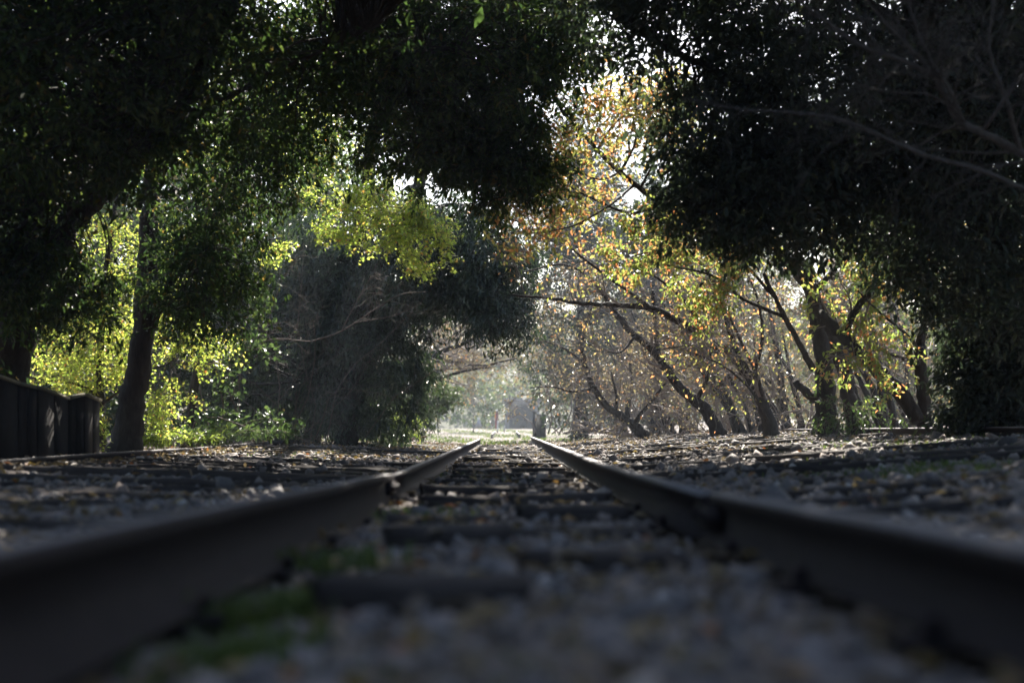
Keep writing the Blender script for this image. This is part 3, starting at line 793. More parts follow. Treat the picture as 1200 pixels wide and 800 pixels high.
def shrub(name, label, cat, base, n0, h, levels, spread, bark='twig', leaf=None, group=None, lean=(0, 0), r0=0.02):
    root = empty(name, tuple(base), label, cat, group)
    N = n0
    b = np.array(base) + R.normal(0, 1, (N, 3)) * np.array([spread, spread * 0.6, 0])
    d = unit(R.normal(0, 0.6, (N, 3)) + np.array([lean[0], lean[1], 0.9]))
    out = [b]
    for k in range(5):
        d = unit(d + R.normal(0, 0.3, (N, 3)) + np.array([lean[0] * 0.15, 0, -0.05]))
        out.append(out[-1] + d * (h * R.uniform(0.6, 1.2, (N, 1)) / 5))
    P_ = np.stack(out, 1); R_ = r0 * R.uniform(0.6, 1.3, (N, 1)) * np.linspace(1, 0.35, 6)[None]
    mesh_np('stem', *tubes(P_, R_, 5), M[bark], root, smooth=True)['kind'] = 'stuff'
    parts, lv = [], []
    for k, L in enumerate(levels):
        P_, R_ = grow(P_, R_, **L); parts.append(tubes(P_, R_, 3, cap=False))
        if leaf and k in leaf.get('on', (len(levels) - 1,)):
            lv.append(leaves_on(P_, **{a: c for a, c in leaf.items() if a not in ('on', 'mat')}))
    if parts: mesh_np('twigs', *merge(parts), M[bark], root)['kind'] = 'stuff'
    if lv: mesh_np('foliage', *merge(lv), M[leaf['mat']], root)['kind'] = 'stuff'
    return root
tw = [dict(n=6, length=1.0, ang=(0.4, 1.3), wig=0.35, ratio=0.55, rmin=0.004), dict(n=4, length=0.6, ang=(0.3, 1.3), wig=0.35, ratio=0.6, rmin=0.0025)]
sh1 = shrub('bare_shrub', 'tangled leafless grey shrub in front of the dark evergreen, with a long pale arching bough', 'shrub', P(335, 520, 27), 8, 3.4, tw, 0.6, lean=(0.35, 0), bark='twig_brown', r0=0.012)
shrub('bare_shrub', 'tangled leafless grey shrub rising behind the climbing vine', 'shrub', P(270, 525, 28), 8, 3.4, tw, 0.7, lean=(0.1, 0), bark='twig_brown', r0=0.012)
shrub('bare_shrub', 'thin high leafless shrub below the lit maple bough', 'shrub', P(365, 515, 28), 6, 4.6, tw, 0.7, lean=(-0.05, 0), bark='twig_brown', r0=0.012)
bg_pts = PP((365, 400, 26.5), (400, 388, 26.3), (440, 362, 26.1), (470, 345, 26), (500, 342, 26))

bl_ = [limb_mesh('bough', bp_, ra_, rb_, sh1, M['twig_brown'], sides=5) for bp_, ra_, rb_ in [(bg_pts, 0.016, 0.006), (PP((400, 388, 26.3), (425, 340, 26.2), (440, 318, 26)), 0.01, 0.004), (PP((415, 378, 26.2), (460, 370, 26), (495, 355, 25.8)), 0.011, 0.004), (PP((300, 420, 26.8), (320, 360, 26.6), (330, 330, 26.5), (350, 300, 26.4)), 0.011, 0.004), (PP((270, 440, 27), (310, 400, 26.8), (365, 400, 26.5)), 0.014, 0.012)]]
q_, r_ = grow(*resample(bl_), n=9, length=0.8, ang=(0.4, 1.1), wig=0.3, ratio=0.5, rmin=0.003)
q2_, r2_ = grow(q_, r_, n=4, length=0.4, ang=(0.4, 1.1), wig=0.3, ratio=0.6, rmin=0.0025)
mesh_np('twigs', *merge([tubes(q_, r_, 3, cap=False), tubes(q2_, r2_, 3, cap=False)]), M['twig_brown'], sh1)['kind'] = 'stuff'

# fern / vine / low shrubs
def vine():
    root = empty('climbing_vine', P(270, 525, 25), 'broad-leaved green vine climbing up the grey thicket right of the evergreen trunk', 'vine')
    st = [spline(PP((300, 520, 25), (272, 470, 25), (268, 430, 25), (285, 405, 25), (320, 420, 24.8)), 8), spline(PP((255, 522, 25), (262, 480, 25), (258, 440, 25), (292, 410, 25), (318, 410, 24.8)), 8),
          spline(PP((240, 522, 25), (280, 500, 25), (310, 490, 24.6), (335, 500, 24.3)), 8), spline(PP((250, 522, 24.6), (225, 500, 24.3), (250, 488, 24), (300, 505, 23.8)), 8), spline(PP((270, 470, 25.2), (300, 390, 25.5), (310, 360, 25.5), (300, 345, 25.5)), 8)]
    st = np.array(st); mesh_np('stem', *tubes(st, np.full(st.shape[:2], 0.012), 5), M['twig_brown'], root)['kind'] = 'stuff'
    p, r = grow(st, np.full(st.shape[:2], 0.008), n=30, length=0.32, ang=(0.6, 1.5), t=(0, 1), K=4, up=0.05)
    mesh_np('foliage', *leaves_on(p, 6, 0.11, spread=0.05, ratio=0.75, droop=0.35, flat=0.8, kind='oval'), M['leaf_shrub'], root)['kind'] = 'stuff'
vine()
def fern(name, label, base, n, ln, mat, group=None, up=0.75):
    root = empty(name, tuple(base), label, 'fern', group)
    a = R.uniform(0, 6.28, n); t = np.linspace(0, 1, 7)[None, :, None]
    d = np.stack([np.cos(a), np.sin(a), np.zeros(n)], 1)[:, None]
    L = ln * R.uniform(0.6, 1.1, (n, 1, 1))
    p = np.array(base) + R.normal(0, 0.12, (n, 1, 3)) * [1, 1, 0] + d * L * t + np.array([0, 0, 1]) * L * (up * t * 1.5 - up * 1.1 * t ** 2)
    mesh_np('stem', *tubes(p, np.full(p.shape[:2], 0.006), 3), M['twig_brown'], root)['kind'] = 'stuff'
    mesh_np('frond', *leaves_on(p, 34, 0.1, spread=0.015, ratio=0.3, droop=0.1, flat=1.0), M[mat], root)['kind'] = 'stuff'
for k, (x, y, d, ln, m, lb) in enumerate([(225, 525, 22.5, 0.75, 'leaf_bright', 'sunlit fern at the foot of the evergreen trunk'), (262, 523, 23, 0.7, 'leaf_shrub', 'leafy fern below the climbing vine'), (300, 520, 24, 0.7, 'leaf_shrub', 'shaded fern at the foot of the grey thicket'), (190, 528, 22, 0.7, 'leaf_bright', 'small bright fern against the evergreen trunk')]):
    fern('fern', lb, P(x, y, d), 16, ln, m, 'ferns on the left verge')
def bush(name, label, ells, mat, size, per=50, ratio=0.4, n=60, rad=0.3, droop=0.3, kind='rhomb', trunk=None):
    c = ells[0]
    base = (c[0], c[1], float(ground_z(c[0], c[1])) - 0.03)
    tree(name, label, 'bush', ([base, (c[0], c[1], c[2])], 0.04, 0.02), [], bark='bark_dark', twig_mat='twig_brown',
         cloud=[dict(e=e, n=int(n * e[3] * e[5] * 2.5) + 6, per=per, rad=rad, size=size, ratio=ratio, mat=mat, droop=droop, r=0.008, kind=kind) for e in ells])
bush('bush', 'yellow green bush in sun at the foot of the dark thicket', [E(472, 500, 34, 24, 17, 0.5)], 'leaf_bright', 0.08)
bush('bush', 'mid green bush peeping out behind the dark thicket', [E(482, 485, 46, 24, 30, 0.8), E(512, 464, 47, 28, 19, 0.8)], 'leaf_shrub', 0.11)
bush('bush', 'small leafy plant at the base of the sheet pile wall', [E(110, 505, 20, 18, 25, 0.25)], 'leaf_maple', 0.06, n=30)
bush('bush', 'dark low bush in shade between the far stone marker and the hill', [E(555, 470, 105, 36, 26, 2.0)], 'leaf_shrub', 0.2, n=6, rad=0.6)
bush('bush', 'dark green leafy bush in front of the forked trunks on the right', [E(1000, 480, 21, 50, 26, 0.4)], 'leaf_shrub', 0.085, n=12)

# --- right: cherries
CH = [dict(n=5, length=1.1, ang=(0.4, 1.1), up=0.05, wig=0.22, ratio=0.45, sides=5, rmin=0.010), dict(n=6, length=0.7, ang=(0.4, 1.1), up=0.02, wig=0.25, ratio=0.5, rmin=0.006), dict(n=8, length=0.45, ang=(0.3, 1.0), wig=0.25, ratio=0.55, rmin=0.0035)]
gch = 'old cherry trees along the right side'
tree('cherry_tree', 'cherry with a trunk leaning left in a curve, low bough pointing at the far bins', 'tree',
     ([P(757, 512, 33)] + PP((748, 503, 33), (732, 490, 33), (714, 478, 33), (698, 458, 32.8), (687, 432, 32.6), (681, 405, 32.5)), 0.1479, 0.0478),
     [(PP((691, 456, 32.7), (668, 458, 32.2), (648, 453, 31.8), (622, 454, 31.4)), 0.0478, 0.0130),
      (PP((734, 490, 33), (737, 470, 33.2), (741, 455, 33.4), (738, 425, 33.5)), 0.0740, 0.0261),
      (PP((722, 482, 33), (722, 462, 32.8), (716, 435, 32.6)), 0.0522, 0.0174),
      (PP((742, 498, 33), (758, 476, 32.6), (775, 455, 32.3), (795, 420, 32)), 0.0609, 0.0174),
      (PP((685, 425, 32.6), (660, 408, 32), (635, 400, 31.5), (610, 412, 31)), 0.0348, 0.0087),
      (PP((681, 405, 32.5), (690, 370, 32.5), (700, 350, 32.4)), 0.0348, 0.0130)],
     group=gch, bark='bark_cherry', levels=CH, twig_mat='twig', leaf=dict(per=1, size=0.075, mat='leaf_rust', spread=0.05, ratio=0.5))
tree('cherry_tree', 'tall cherry with the long bough running level across the line', 'tree',
     ([P(905, 512, 25)] + PP((897, 480, 25), (880, 448, 25), (866, 424, 24.8), (835, 402, 24.5), (802, 380, 24.2)), 0.1218, 0.0783),
     [(PP((802, 380, 24.2), (765, 362, 24), (728, 357, 23.8), (688, 356, 23.6), (648, 350, 23.4), (600, 345, 23.2)), 0.0740, 0.0174),
      (PP((866, 424, 24.8), (850, 370, 24.5), (830, 320, 24), (790, 280, 23.5)), 0.0609, 0.0218),
      (PP((897, 475, 25), (885, 435, 24.4), (868, 400, 24), (855, 370, 23.8)), 0.0391, 0.0174),
      (PP((903, 500, 25), (884, 462, 24.2), (850, 430, 23.6), (815, 415, 23.2)), 0.0305, 0.0104),
      (PP((866, 424, 24.8), (845, 415, 24.2), (810, 405, 23.6), (770, 410, 23.2)), 0.0261, 0.0087),
      (PP((835, 402, 24.5), (800, 350, 24), (760, 320, 23.6), (715, 305, 23.2)), 0.0348, 0.0104),
      (PP((880, 448, 25), (893, 400, 24.6), (888, 350, 24.2), (870, 310, 23.8)), 0.0391, 0.0130),
      (PP((765, 362, 24), (720, 330, 23.5), (680, 300, 23), (640, 270, 22.5), (560, 280, 22)), 0.0305, 0.0087)],
     group=gch, bark='bark_cherry', levels=CH, twig_mat='twig', leaf=dict(per=1, size=0.07, mat='leaf_cherry', spread=0.03, ratio=0.5, t=(0.3, 1.0)))
tree('cherry_tree', 'stout dark cherry leaning left, standing just right of the curved cherry', 'tree',
     ([P(845, 512, 28)] + PP((822, 475, 28), (800, 458, 28), (781, 432, 27.8), (760, 405, 27.6), (740, 390, 27.4), (721, 366, 27.2)), 0.1305, 0.0566),
     [(PP((772, 420, 27.8), (768, 380, 27.6), (765, 340, 27.4)), 0.0653, 0.0261),
      (PP((745, 393, 27.4), (728, 412, 27), (712, 412, 26.8)), 0.0305, 0.0104),
      (PP((721, 366, 27.2), (695, 330, 26.6), (660, 310, 26), (610, 320, 25.5)), 0.0478, 0.0130),
      (PP((815, 470, 28), (830, 440, 27.6), (834, 400, 27.3), (838, 360, 27)), 0.0522, 0.0174)],
     group=gch, bark='bark_cherry', levels=CH, twig_mat='twig', leaf=dict(per=1, size=0.075, mat='leaf_rust', spread=0.05, ratio=0.5))
tree('cherry_tree', 'thickest dark cherry trunk, with a sawn knob on its left side', 'tree',
     ([P(968, 512, 22)] + PP((967, 470, 22), (966, 425, 22), (958, 385, 22), (952, 345, 21.8), (946, 310, 21.6)), 0.1827, 0.0870),
     [(PP((952, 432, 22), (938, 405, 21.6), (920, 372, 21.2), (908, 348, 21), (895, 320, 20.8)), 0.0539, 0.0261, 'bare'),
      (PP((955, 468, 22), (940, 455, 21.8), (932, 447, 21.7)), 0.0740, 0.0522, 'bare'),
      (PP((946, 310, 21.6), (900, 285, 21.2), (850, 270, 20.8)), 0.0522, 0.0130),
      (PP((920, 372, 21.2), (870, 350, 20.8), (840, 325, 20.5), (780, 310, 20)), 0.0305, 0.0104),
      (PP((952, 345, 21.8), (985, 310, 21.5), (1030, 285, 21.2)), 0.0609, 0.0174),
      (PP((908, 348, 21), (860, 300, 20.5), (800, 290, 20), (740, 300, 19.6)), 0.0261, 0.0087)],
     group=gch, bark='bark_cherry', levels=[dict(n=7, length=1.1, ang=(0.4, 1.1), up=0.05, wig=0.22, ratio=0.4, sides=5, rmin=0.009, t=(0.3, 1)), dict(n=6, length=0.6, ang=(0.4, 1.1), up=0.02, wig=0.25, ratio=0.5, rmin=0.005), dict(n=6, length=0.4, ang=(0.3, 1.0), wig=0.25, ratio=0.55, rmin=0.003)], twig_mat='twig', skip_limb_twigs=True,
     leaf=dict(per=8, size=0.078, mat='leaf_cherry_green', spread=0.03, ratio=0.5, kind='oval', t=(0.3, 1.0)))
tree('cherry_tree', 'cherry whose long bough climbs left with orange leaves toward the sky gap', 'tree',
     ([P(1003, 512, 22.5)] + PP((995, 460, 22.5), (978, 400, 22.3), (950, 340, 21.8), (915, 295, 21.2)), 0.1305, 0.0870),
     [(PP((915, 295, 21.2), (860, 262, 20.8), (810, 248, 20.5), (775, 236, 20.2), (727, 202, 19.8), (700, 175, 19.5), (663, 135, 19.2), (643, 98, 19)), 0.0740, 0.0130),
      (PP((775, 236, 20.2), (740, 250, 19.8), (700, 235, 19.5), (660, 215, 19.2)), 0.0305, 0.0087),
      (PP((750, 222, 20), (770, 180, 19.8), (775, 140, 19.6)), 0.0218, 0.0087),
      (PP((700, 175, 19.5), (725, 140, 19.3), (765, 120, 19.2)), 0.0191, 0.0070),
      (PP((663, 135, 19.2), (690, 118, 19), (730, 112, 18.9)), 0.0139, 0.0061),
      (PP((745, 215, 20), (715, 240, 19.4), (670, 265, 19), (615, 275, 18.7)), 0.0218, 0.0070),
      (PP((727, 202, 19.8), (700, 210, 19.4), (665, 190, 19.2), (640, 165, 19)), 0.0174, 0.0070),
      (PP((727, 202, 19.8), (745, 165, 19.5), (740, 130, 19.3)), 0.0261, 0.0087),
      (PP((775, 236, 20.2), (790, 200, 20), (785, 160, 19.8)), 0.0218, 0.0070),
      (PP((700, 262, 20), (660, 245, 19.6), (620, 235, 19.3)), 0.0157, 0.0061)],
     group=gch, bark='bark_cherry', levels=[dict(n=8, length=0.9, ang=(0.4, 1.1), up=0.05, wig=0.22, ratio=0.4, sides=4, rmin=0.007, t=(0.2, 1)), dict(n=6, length=0.55, ang=(0.4, 1.1), up=0.02, wig=0.25, ratio=0.5, rmin=0.004), dict(n=4, length=0.34, ang=(0.3, 1.0), wig=0.25, ratio=0.55, rmin=0.0025)], twig_mat='twig', skip_limb_twigs=True,
     leaf=dict(per=3, size=0.08, mat='leaf_cherry', spread=0.03, ratio=0.48, kind='oval', t=(0.3, 1.0)))
tree('cherry_tree', 'pair of forked trunks by the ivy, one upright and one leaning far left', 'tree',
     ([P(1084, 512, 21)] + PP((1083, 480, 21), (1080, 440, 21), (1078, 405, 21)), 0.1131, 0.0870),
     [(PP((1076, 492, 21), (1050, 454, 21), (1022, 428, 20.9), (998, 404, 20.8), (979, 386, 20.7), (961, 368, 20.6)), 0.1218, 0.0740),
      (PP((998, 404, 20.8), (992, 385, 20.7), (1005, 360, 20.6), (1022, 340, 20.5), (1030, 310, 20.4)), 0.0740, 0.0348),
      (PP((1078, 410, 21), (1060, 390, 20.8), (1030, 365, 20.6), (1005, 340, 20.5)), 0.0305, 0.0104),
      (PP((1083, 430, 21), (1060, 420, 20.8), (1045, 415, 20.7), (1032, 408, 20.6)), 0.0391, 0.0174),
      (PP((1078, 405, 21), (1090, 350, 21), (1080, 300, 20.8), (1040, 250, 20.6)), 0.0696, 0.0261)],
     group=gch, bark='bark_dark', levels=[dict(n=6, length=0.9, ang=(0.4, 1.1), up=0.05, wig=0.22, ratio=0.35, sides=4, rmin=0.007, t=(0.3, 1)), dict(n=5, length=0.55, ang=(0.4, 1.1), wig=0.25, ratio=0.5, rmin=0.004), dict(n=4, length=0.35, ang=(0.3, 1.0), wig=0.25, ratio=0.55, rmin=0.003)], twig_mat='twig', skip_limb_twigs=True,
     leaf=dict(per=5, size=0.08, mat='leaf_cherry_green', spread=0.03, ratio=0.5, kind='oval', t=(0.3, 1.0)))
def stem_cherry(x, d, n, label, leafm='leaf_rust'):
    b = np.array(P(x, 511, d)); b[2] = float(ground_z(b[0], d)) - 0.05
    def path():
        dx = -R.uniform(0.3, 2.3); h = R.uniform(2.0, 3.6); o = R.normal(0, 0.22, 3) * [1, 1, 0]
        return [tuple(b + o), tuple(b + o + [dx * 0.22, R.normal(0, .2), h * 0.3]), tuple(b + o + [dx * 0.55, R.normal(0, .3), h * 0.62]), tuple(b + o + [dx, R.normal(0, .5), h])]
    tree('cherry_tree', label, 'tree', (path(), 0.11, 0.035), [(path(), R.uniform(0.05, 0.09), 0.02) for k in range(n)], group='slender cherries behind the old trunks', bark='bark_cherry', twig_mat='twig',
         levels=[dict(n=5, length=1.2, ang=(0.35, 1.0), up=0.03, wig=0.24, ratio=0.42, sides=4, rmin=0.009, t=(0.3, 1), bias=(-1, 0, 0.2), bw=0.35), dict(n=7, length=0.8, ang=(0.4, 1.1), wig=0.26, ratio=0.5, rmin=0.006), dict(n=6, length=0.45, ang=(0.3, 1.0), wig=0.28, ratio=0.6, rmin=0.0035)],
         leaf=dict(per=1, size=0.065, mat=leafm, spread=0.03, ratio=0.5, t=(0.3, 1.0)))
stem_cherry(792, 37, 6, 'slender many-stemmed cherry between the curved cherry and the leaning one')
stem_cherry(870, 31, 6, 'slender many-stemmed cherry left of the thickest trunk')
stem_cherry(930, 33, 6, 'slender many-stemmed cherry just behind the thickest trunk')
stem_cherry(1025, 27, 6, 'slender many-stemmed cherry seen under the leaning fork')
stem_cherry(1070, 32, 5, 'slender many-stemmed cherry behind the forked trunks')
stem_cherry(738, 44, 6, 'slender many-stemmed cherry behind the curved cherry')
# twiggy undergrowth behind the cherries
for k, (x, d, h, lb) in enumerate([(790, 36, 2.6, 'leafless grey brushwood behind the leaning cherry trunks'), (860, 34, 3.0, 'leafless grey brushwood left of the thickest cherry trunk'), (1030, 30, 2.8, 'leafless brushwood seen between the forked trunks'), (700, 40, 2.4, 'low leafless brushwood under the curved cherry'), (920, 30, 2.6, 'leafless brushwood around the foot of the thickest cherry')]):
    shrub('bare_shrub', lb, 'shrub', P(x, 508, d), 30, h, tw, 0.9, group='brushwood behind the right-hand cherries', leaf=dict(per=1, size=0.08, mat='leaf_rust', ratio=0.5))

# --- right: ivy-clad evergreen and the canopy that roofs the upper right
tree('evergreen_tree', 'broad dark evergreen filling the upper right, its canopy full of bright sky gaps', 'tree',
     ([P(1180, 515, 18.6)] + PP((1178, 400, 18.5), (1170, 280, 17.5), (1140, 180, 16.3), (1090, 60, 15.5), (1030, -80, 15)), 0.2, 0.1),
     [(PP((1170, 280, 16.3), (1100, 200, 16), (1010, 150, 16), (900, 110, 16), (790, 60, 16), (720, 20, 16)), 0.1, 0.03),
      (PP((1150, 210, 16), (1060, 180, 15.5), (960, 220, 15.5), (880, 240, 15.5), (820, 250, 15.5)), 0.08, 0.02),
      (PP((1090, 60, 15.5), (980, -20, 15), (860, -60, 14.5), (740, -100, 14)), 0.09, 0.03)],
     bark='bark_dark', twig_mat='bark_dark',
     cloud=[dict(e=E(990, 125, 16, 200, 125, 1.5), n=365, per=54, rad=0.55, size=0.11, mat='leaf_oak', kind='oval'),
            dict(e=E(900, 222, 15.8, 120, 72, 0.9), n=160, per=60, rad=0.45, size=0.105, mat='leaf_oak', kind='oval'),
            dict(e=E(790, 20, 16, 130, 85, 1.0), n=84, per=54, rad=0.5, size=0.105, mat='leaf_oak', kind='oval'),
            dict(e=E(1160, 270, 16, 110, 110, 1.3), n=170, per=60, rad=0.5, size=0.105, mat='leaf_oak', kind='oval'),
            dict(e=E(1180, 60, 15, 120, 140, 1.4), n=235, per=60, rad=0.5, size=0.105, mat='leaf_oak', kind='oval'),
            dict(e=(3.4, 13.5, 6.9, 4.2, 4.5, 2.0), n=460, per=40, rad=0.9, size=0.22, mat='leaf_oak', twigs=False, r=0.004),  # unseen upper crown added to keep sun off the foreground
            dict(e=(0.6, 9.5, 7.3, 2.6, 3.0, 0.9), n=190, per=40, rad=0.9, size=0.22, mat='leaf_oak', twigs=False, r=0.004),  # extra crown out of view, added against sun dapples near the camera
            dict(e=(4.0, 21, 9.2, 3.4, 2.5, 1.2), n=110, per=40, rad=0.9, size=0.22, mat='leaf_oak', twigs=False, r=0.004)])  # another unseen high crown, added to shade ground farther along
tree('evergreen_bush', 'tall dark leafy evergreen bush at the right edge behind the high outer rail', 'bush',
     ([P(1150, 520, 17.5)] + PP((1150, 450, 17.5), (1155, 360, 17.5), (1160, 290, 17.5)), 0.08, 0.03), [], bark='bark_dark', twig_mat='bark_dark',
     cloud=[dict(e=E(1172, 420, 17.5, 54, 100, 0.8), n=220, per=54, rad=0.38, size=0.1, mat='leaf_oak', kind='oval'),
            dict(e=E(1152, 485, 17.3, 42, 26, 0.5), n=45, per=54, rad=0.3, size=0.1, mat='leaf_oak', kind='oval'),
            dict(e=E(1050, 280, 17.6, 60, 50, 0.6), n=46, per=48, rad=0.36, size=0.1, mat='leaf_oak', kind='oval')])
# bare cherry boughs entering at the upper right
tree('bare_tree', 'leafless grey tree whose pale boughs fan in from the upper right edge', 'tree',
     ([G(5.0, 10.4)] + [(4.95, 10.4, 0.9), (4.6, 10.3, 1.7)] + PP((1250, 215, 10.3)), 0.1056, 0.0594),
     [(PP((1250, 215, 10.3), (1195, 178, 10.3), (1150, 155, 10.2), (1122, 140, 10.2), (1110, 115, 10.1), (1098, 92, 10)), 0.0330, 0.0231),
      (PP((1098, 92, 10), (1060, 72, 9.9), (1012, 55, 9.8), (975, 30, 9.7), (935, 0, 9.6), (890, -40, 9.5)), 0.0198, 0.0079),
      (PP((1098, 92, 10), (1075, 65, 9.9), (1045, 35, 9.8), (1015, 0, 9.7)), 0.0185, 0.0079),
      (PP((1130, 145, 10.2), (1112, 105, 10), (1090, 70, 9.9), (1070, 20, 9.8), (1060, -20, 9.7)), 0.0165, 0.0079),
      (PP((1250, 245, 10.3), (1200, 222, 10.2), (1150, 200, 10.1), (1085, 182, 10), (1040, 163, 9.9), (985, 140, 9.8), (930, 132, 9.7), (870, 128, 9.6), (800, 115, 9.5)), 0.0231, 0.0053),
      (PP((1115, 125, 10.1), (1085, 110, 10), (1040, 108, 9.9), (1000, 98, 9.8)), 0.0092, 0.0040),
      (PP((1195, 178, 10.3), (1180, 120, 10.1), (1160, 60, 10), (1165, 0, 9.9)), 0.0198, 0.0079),
      (PP((1150, 155, 10.2), (1190, 100, 10), (1230, 50, 9.9)), 0.0165, 0.0066)],
     bark='bark_grey', twig_mat='bark_grey', skip_limb_twigs=True,
     levels=[dict(n=12, length=0.7, ang=(0.35, 1.1), t=(0.15, 1), wig=0.2, ratio=0.35, sides=4, rmin=0.0032), dict(n=5, length=0.42, ang=(0.3, 1.1), wig=0.22, ratio=0.55, rmin=0.002), dict(n=3, length=0.25, ang=(0.3, 1.0), wig=0.22, ratio=0.6, rmin=0.0016)])

# --- cherries beyond the thicket on the left and along the far line
tree('cherry_tree', 'cherry behind the dark thicket with pinkish twigs and boughs reaching right over the line', 'tree',
     ([P(430, 512, 44)] + PP((440, 460, 44), (462, 432, 44), (485, 423, 43.8)), 0.25, 0.14),
     [(PP((485, 423, 43.8), (515, 412, 43.4), (545, 402, 43), (565, 390, 42.6)), 0.13, 0.03),
      (PP((505, 416, 43.5), (535, 425, 43), (565, 428, 42.6), (605, 420, 42)), 0.07, 0.02),
      (PP((470, 462, 44), (505, 446, 43.5), (540, 436, 43), (575, 430, 42.5)), 0.09, 0.02),
      (PP((462, 432, 44), (500, 390, 43.4), (540, 370, 43)), 0.09, 0.02)],
     group='cherry trees lining the far track', bark='bark_cherry', levels=[dict(n=7, length=1.5, ang=(0.3, 1.0), up=-0.02, wig=0.2, ratio=0.4, sides=4, rmin=0.012), dict(n=6, length=0.9, ang=(0.3, 1.0), wig=0.22, ratio=0.5, rmin=0.007), dict(n=4, length=0.5, ang=(0.3, 1.0), wig=0.25, ratio=0.6, rmin=0.005)], twig_mat='twig',
     leaf=dict(per=2, size=0.09, mat='leaf_rust', spread=0.06, ratio=0.5))
def far_cherry(base, lean, h, label):
    b = np.array(base); L = np.array([lean, 0, 0])
    t = [tuple(b), tuple(b + [lean * 0.25, 0, h * 0.2]), tuple(b + [lean * 0.6, 0.2, h * 0.42])]
    top = np.array(t[-1])
    limbs = []
    for k in range(6):
        a = R.normal(0, 1, 3) * [1.0, 1.0, 0.4]
        e = top + (unit(a) * 0.9 + [np.sign(lean) * 0.7, 0, 0.75]) * h * R.uniform(0.4, 0.62)
        m = (top + e) / 2 + R.normal(0, 0.15, 3)
        limbs.append(([tuple(top * 0.9 + np.array(t[1]) * 0.1), tuple(m), tuple(e)], 0.11, 0.03))
    tree('cherry_tree', label, 'tree', (t, 0.26, 0.15), limbs, group='cherry trees lining the far track', bark='bark_cherry', twig_mat='twig',
         levels=[dict(n=9, length=1.8, ang=(0.3, 1.1), up=-0.02, wig=0.2, ratio=0.45, sides=3, rmin=0.014), dict(n=8, length=1.1, ang=(0.3, 1.1), up=-0.04, wig=0.22, ratio=0.5, rmin=0.01), dict(n=4, length=0.6, ang=(0.3, 1.0), wig=0.25, ratio=0.6, rmin=0.007)],
         leaf=dict(per=2, size=0.09, mat='leaf_rust', spread=0.09, ratio=0.55))
far_cherry(G(-6.0, 60), 3.0, 7, 'far cherry on the left, first beyond the dark thicket, rust leaves in haze')
far_cherry(G(-6.0, 82), 2.5, 8, 'far cherry on the left standing behind the green bush, rust leaves in haze')
far_cherry(G(-8.0, 108), 1.2, 9, 'farthest cherry on the left, beside the white stone marker')
far_cherry(G(8.4, 46), -2.5, 6.5, 'far cherry on the right, first behind the curved cherry, pinkish rust crown')
far_cherry(G(8.4, 64), -2.5, 7, 'far cherry on the right whose rust crown rises over the dark bins')
far_cherry(G(6.8, 88), -1.2, 7.5, 'far cherry on the right just behind the dark bins')
far_cherry(G(8.5, 112), -1.0, 9, 'farthest cherry on the right, before the tunnel mouth')

# woods closing the sides and the hill (one mass nobody could count)
def wood(name, label, pts, per, rad, size, mat):
    (v, f), _ = clumps(pts, per, rad, size, 0.6, 0.3, 0.4, 'rhomb', 6)
    tag(mesh_np(name, v, f, M[mat]), label, 'wood', kind='stuff')
n = 1700
hx_ = R.uniform(-60, 70, n); hy_ = 143 + 90 * R.random(n) ** 1.6
hp = np.stack([hx_, hy_, hill_z(hx_, hy_) + R.uniform(0.3, 5.5, n)], 1)
hp = hp[~((np.abs(hp[:, 0] - 1.6) < 1.9) & (hp[:, 1] < 158) & (hp[:, 2] < 3.2))]
wood('far_wood', 'hazy autumn wood covering the hill at the end of the line', hp, 42, 1.7, 0.6, 'leaf_far')
def belt(parts):
    out = []
    for n, x, y, z in parts:
        p = np.stack([R.uniform(*x, n), R.uniform(*y, n), np.zeros(n)], 1)
        p[:, 2] = ground_z(p[:, 0], p[:, 1]) + R.uniform(*z, n)
        out.append(p)
    return np.concatenate(out)
wood('left_wood', 'dark evergreen wood closing the left side behind the maples', belt([(900, (-20, -11), (24, 60), (0.1, 9)), (620, (-12, -5.2), (37, 56), (0.1, 11))]), 40, 1.0, 0.3, 'leaf_evergreen')
wood('right_wood', 'thin autumn wood beyond the right-hand cherries', belt([(420, (13, 24), (34, 80), (0.1, 5.5))]), 36, 1.2, 0.28, 'leaf_far')
# unseen belts of trees along the line, added to block sky light round the camera
wood('unseen_shade_wood', 'unseen dark evergreen wood added beside and behind the near track for shade', belt([(520, (-16, -9), (-22, 15), (0.1, 12)), (520, (10, 17), (-22, 15), (0.1, 12)), (420, (-9, 10), (-24, -16), (0.1, 12))]), 40, 1.5, 0.5, 'leaf_evergreen')

def tall_tree(base, h, w, mat, label, n=150, name='evergreen_tree', group='tall trees beyond the cherries'):
    b = np.array(base)
    tree(name, label, 'tree', ([tuple(b), tuple(b + [0.1, 0, h * 0.5]), tuple(b + [0, 0.1, h * 0.95])], h * 0.022, 0.05), [], group=group, bark='bark_dark', twig_mat='bark_dark',
         cloud=[dict(e=(b[0], b[1], b[2] + h * 0.45, w, w, h * 0.42), n=n, per=60, rad=0.75, size=0.2, mat=mat), dict(e=(b[0], b[1], b[2] + h * 0.75, w * 0.65, w * 0.65, h * 0.27), n=n // 2, per=60, rad=0.7, size=0.2, mat=mat)])
tall_tree(G(2.9, 56), 13.0, 2.4, 'leaf_bamboo', 'tall dark hazy evergreen rising beyond the orange cherry bough', 230)
tall_tree(G(5.2, 50), 10.5, 2.2, 'leaf_bamboo', 'second tall dark hazy evergreen, right of the one beyond the orange bough', 150)
tall_tree(G(9.8, 62), 10.5, 3.8, 'leaf_far', 'tall hazy green tree behind the leaning cherry trunks', 200, 'broadleaf_tree')
tall_tree(G(15.5, 58), 10.0, 4.2, 'leaf_far', 'tall hazy green tree behind the thickest cherry trunk', 200, 'broadleaf_tree')
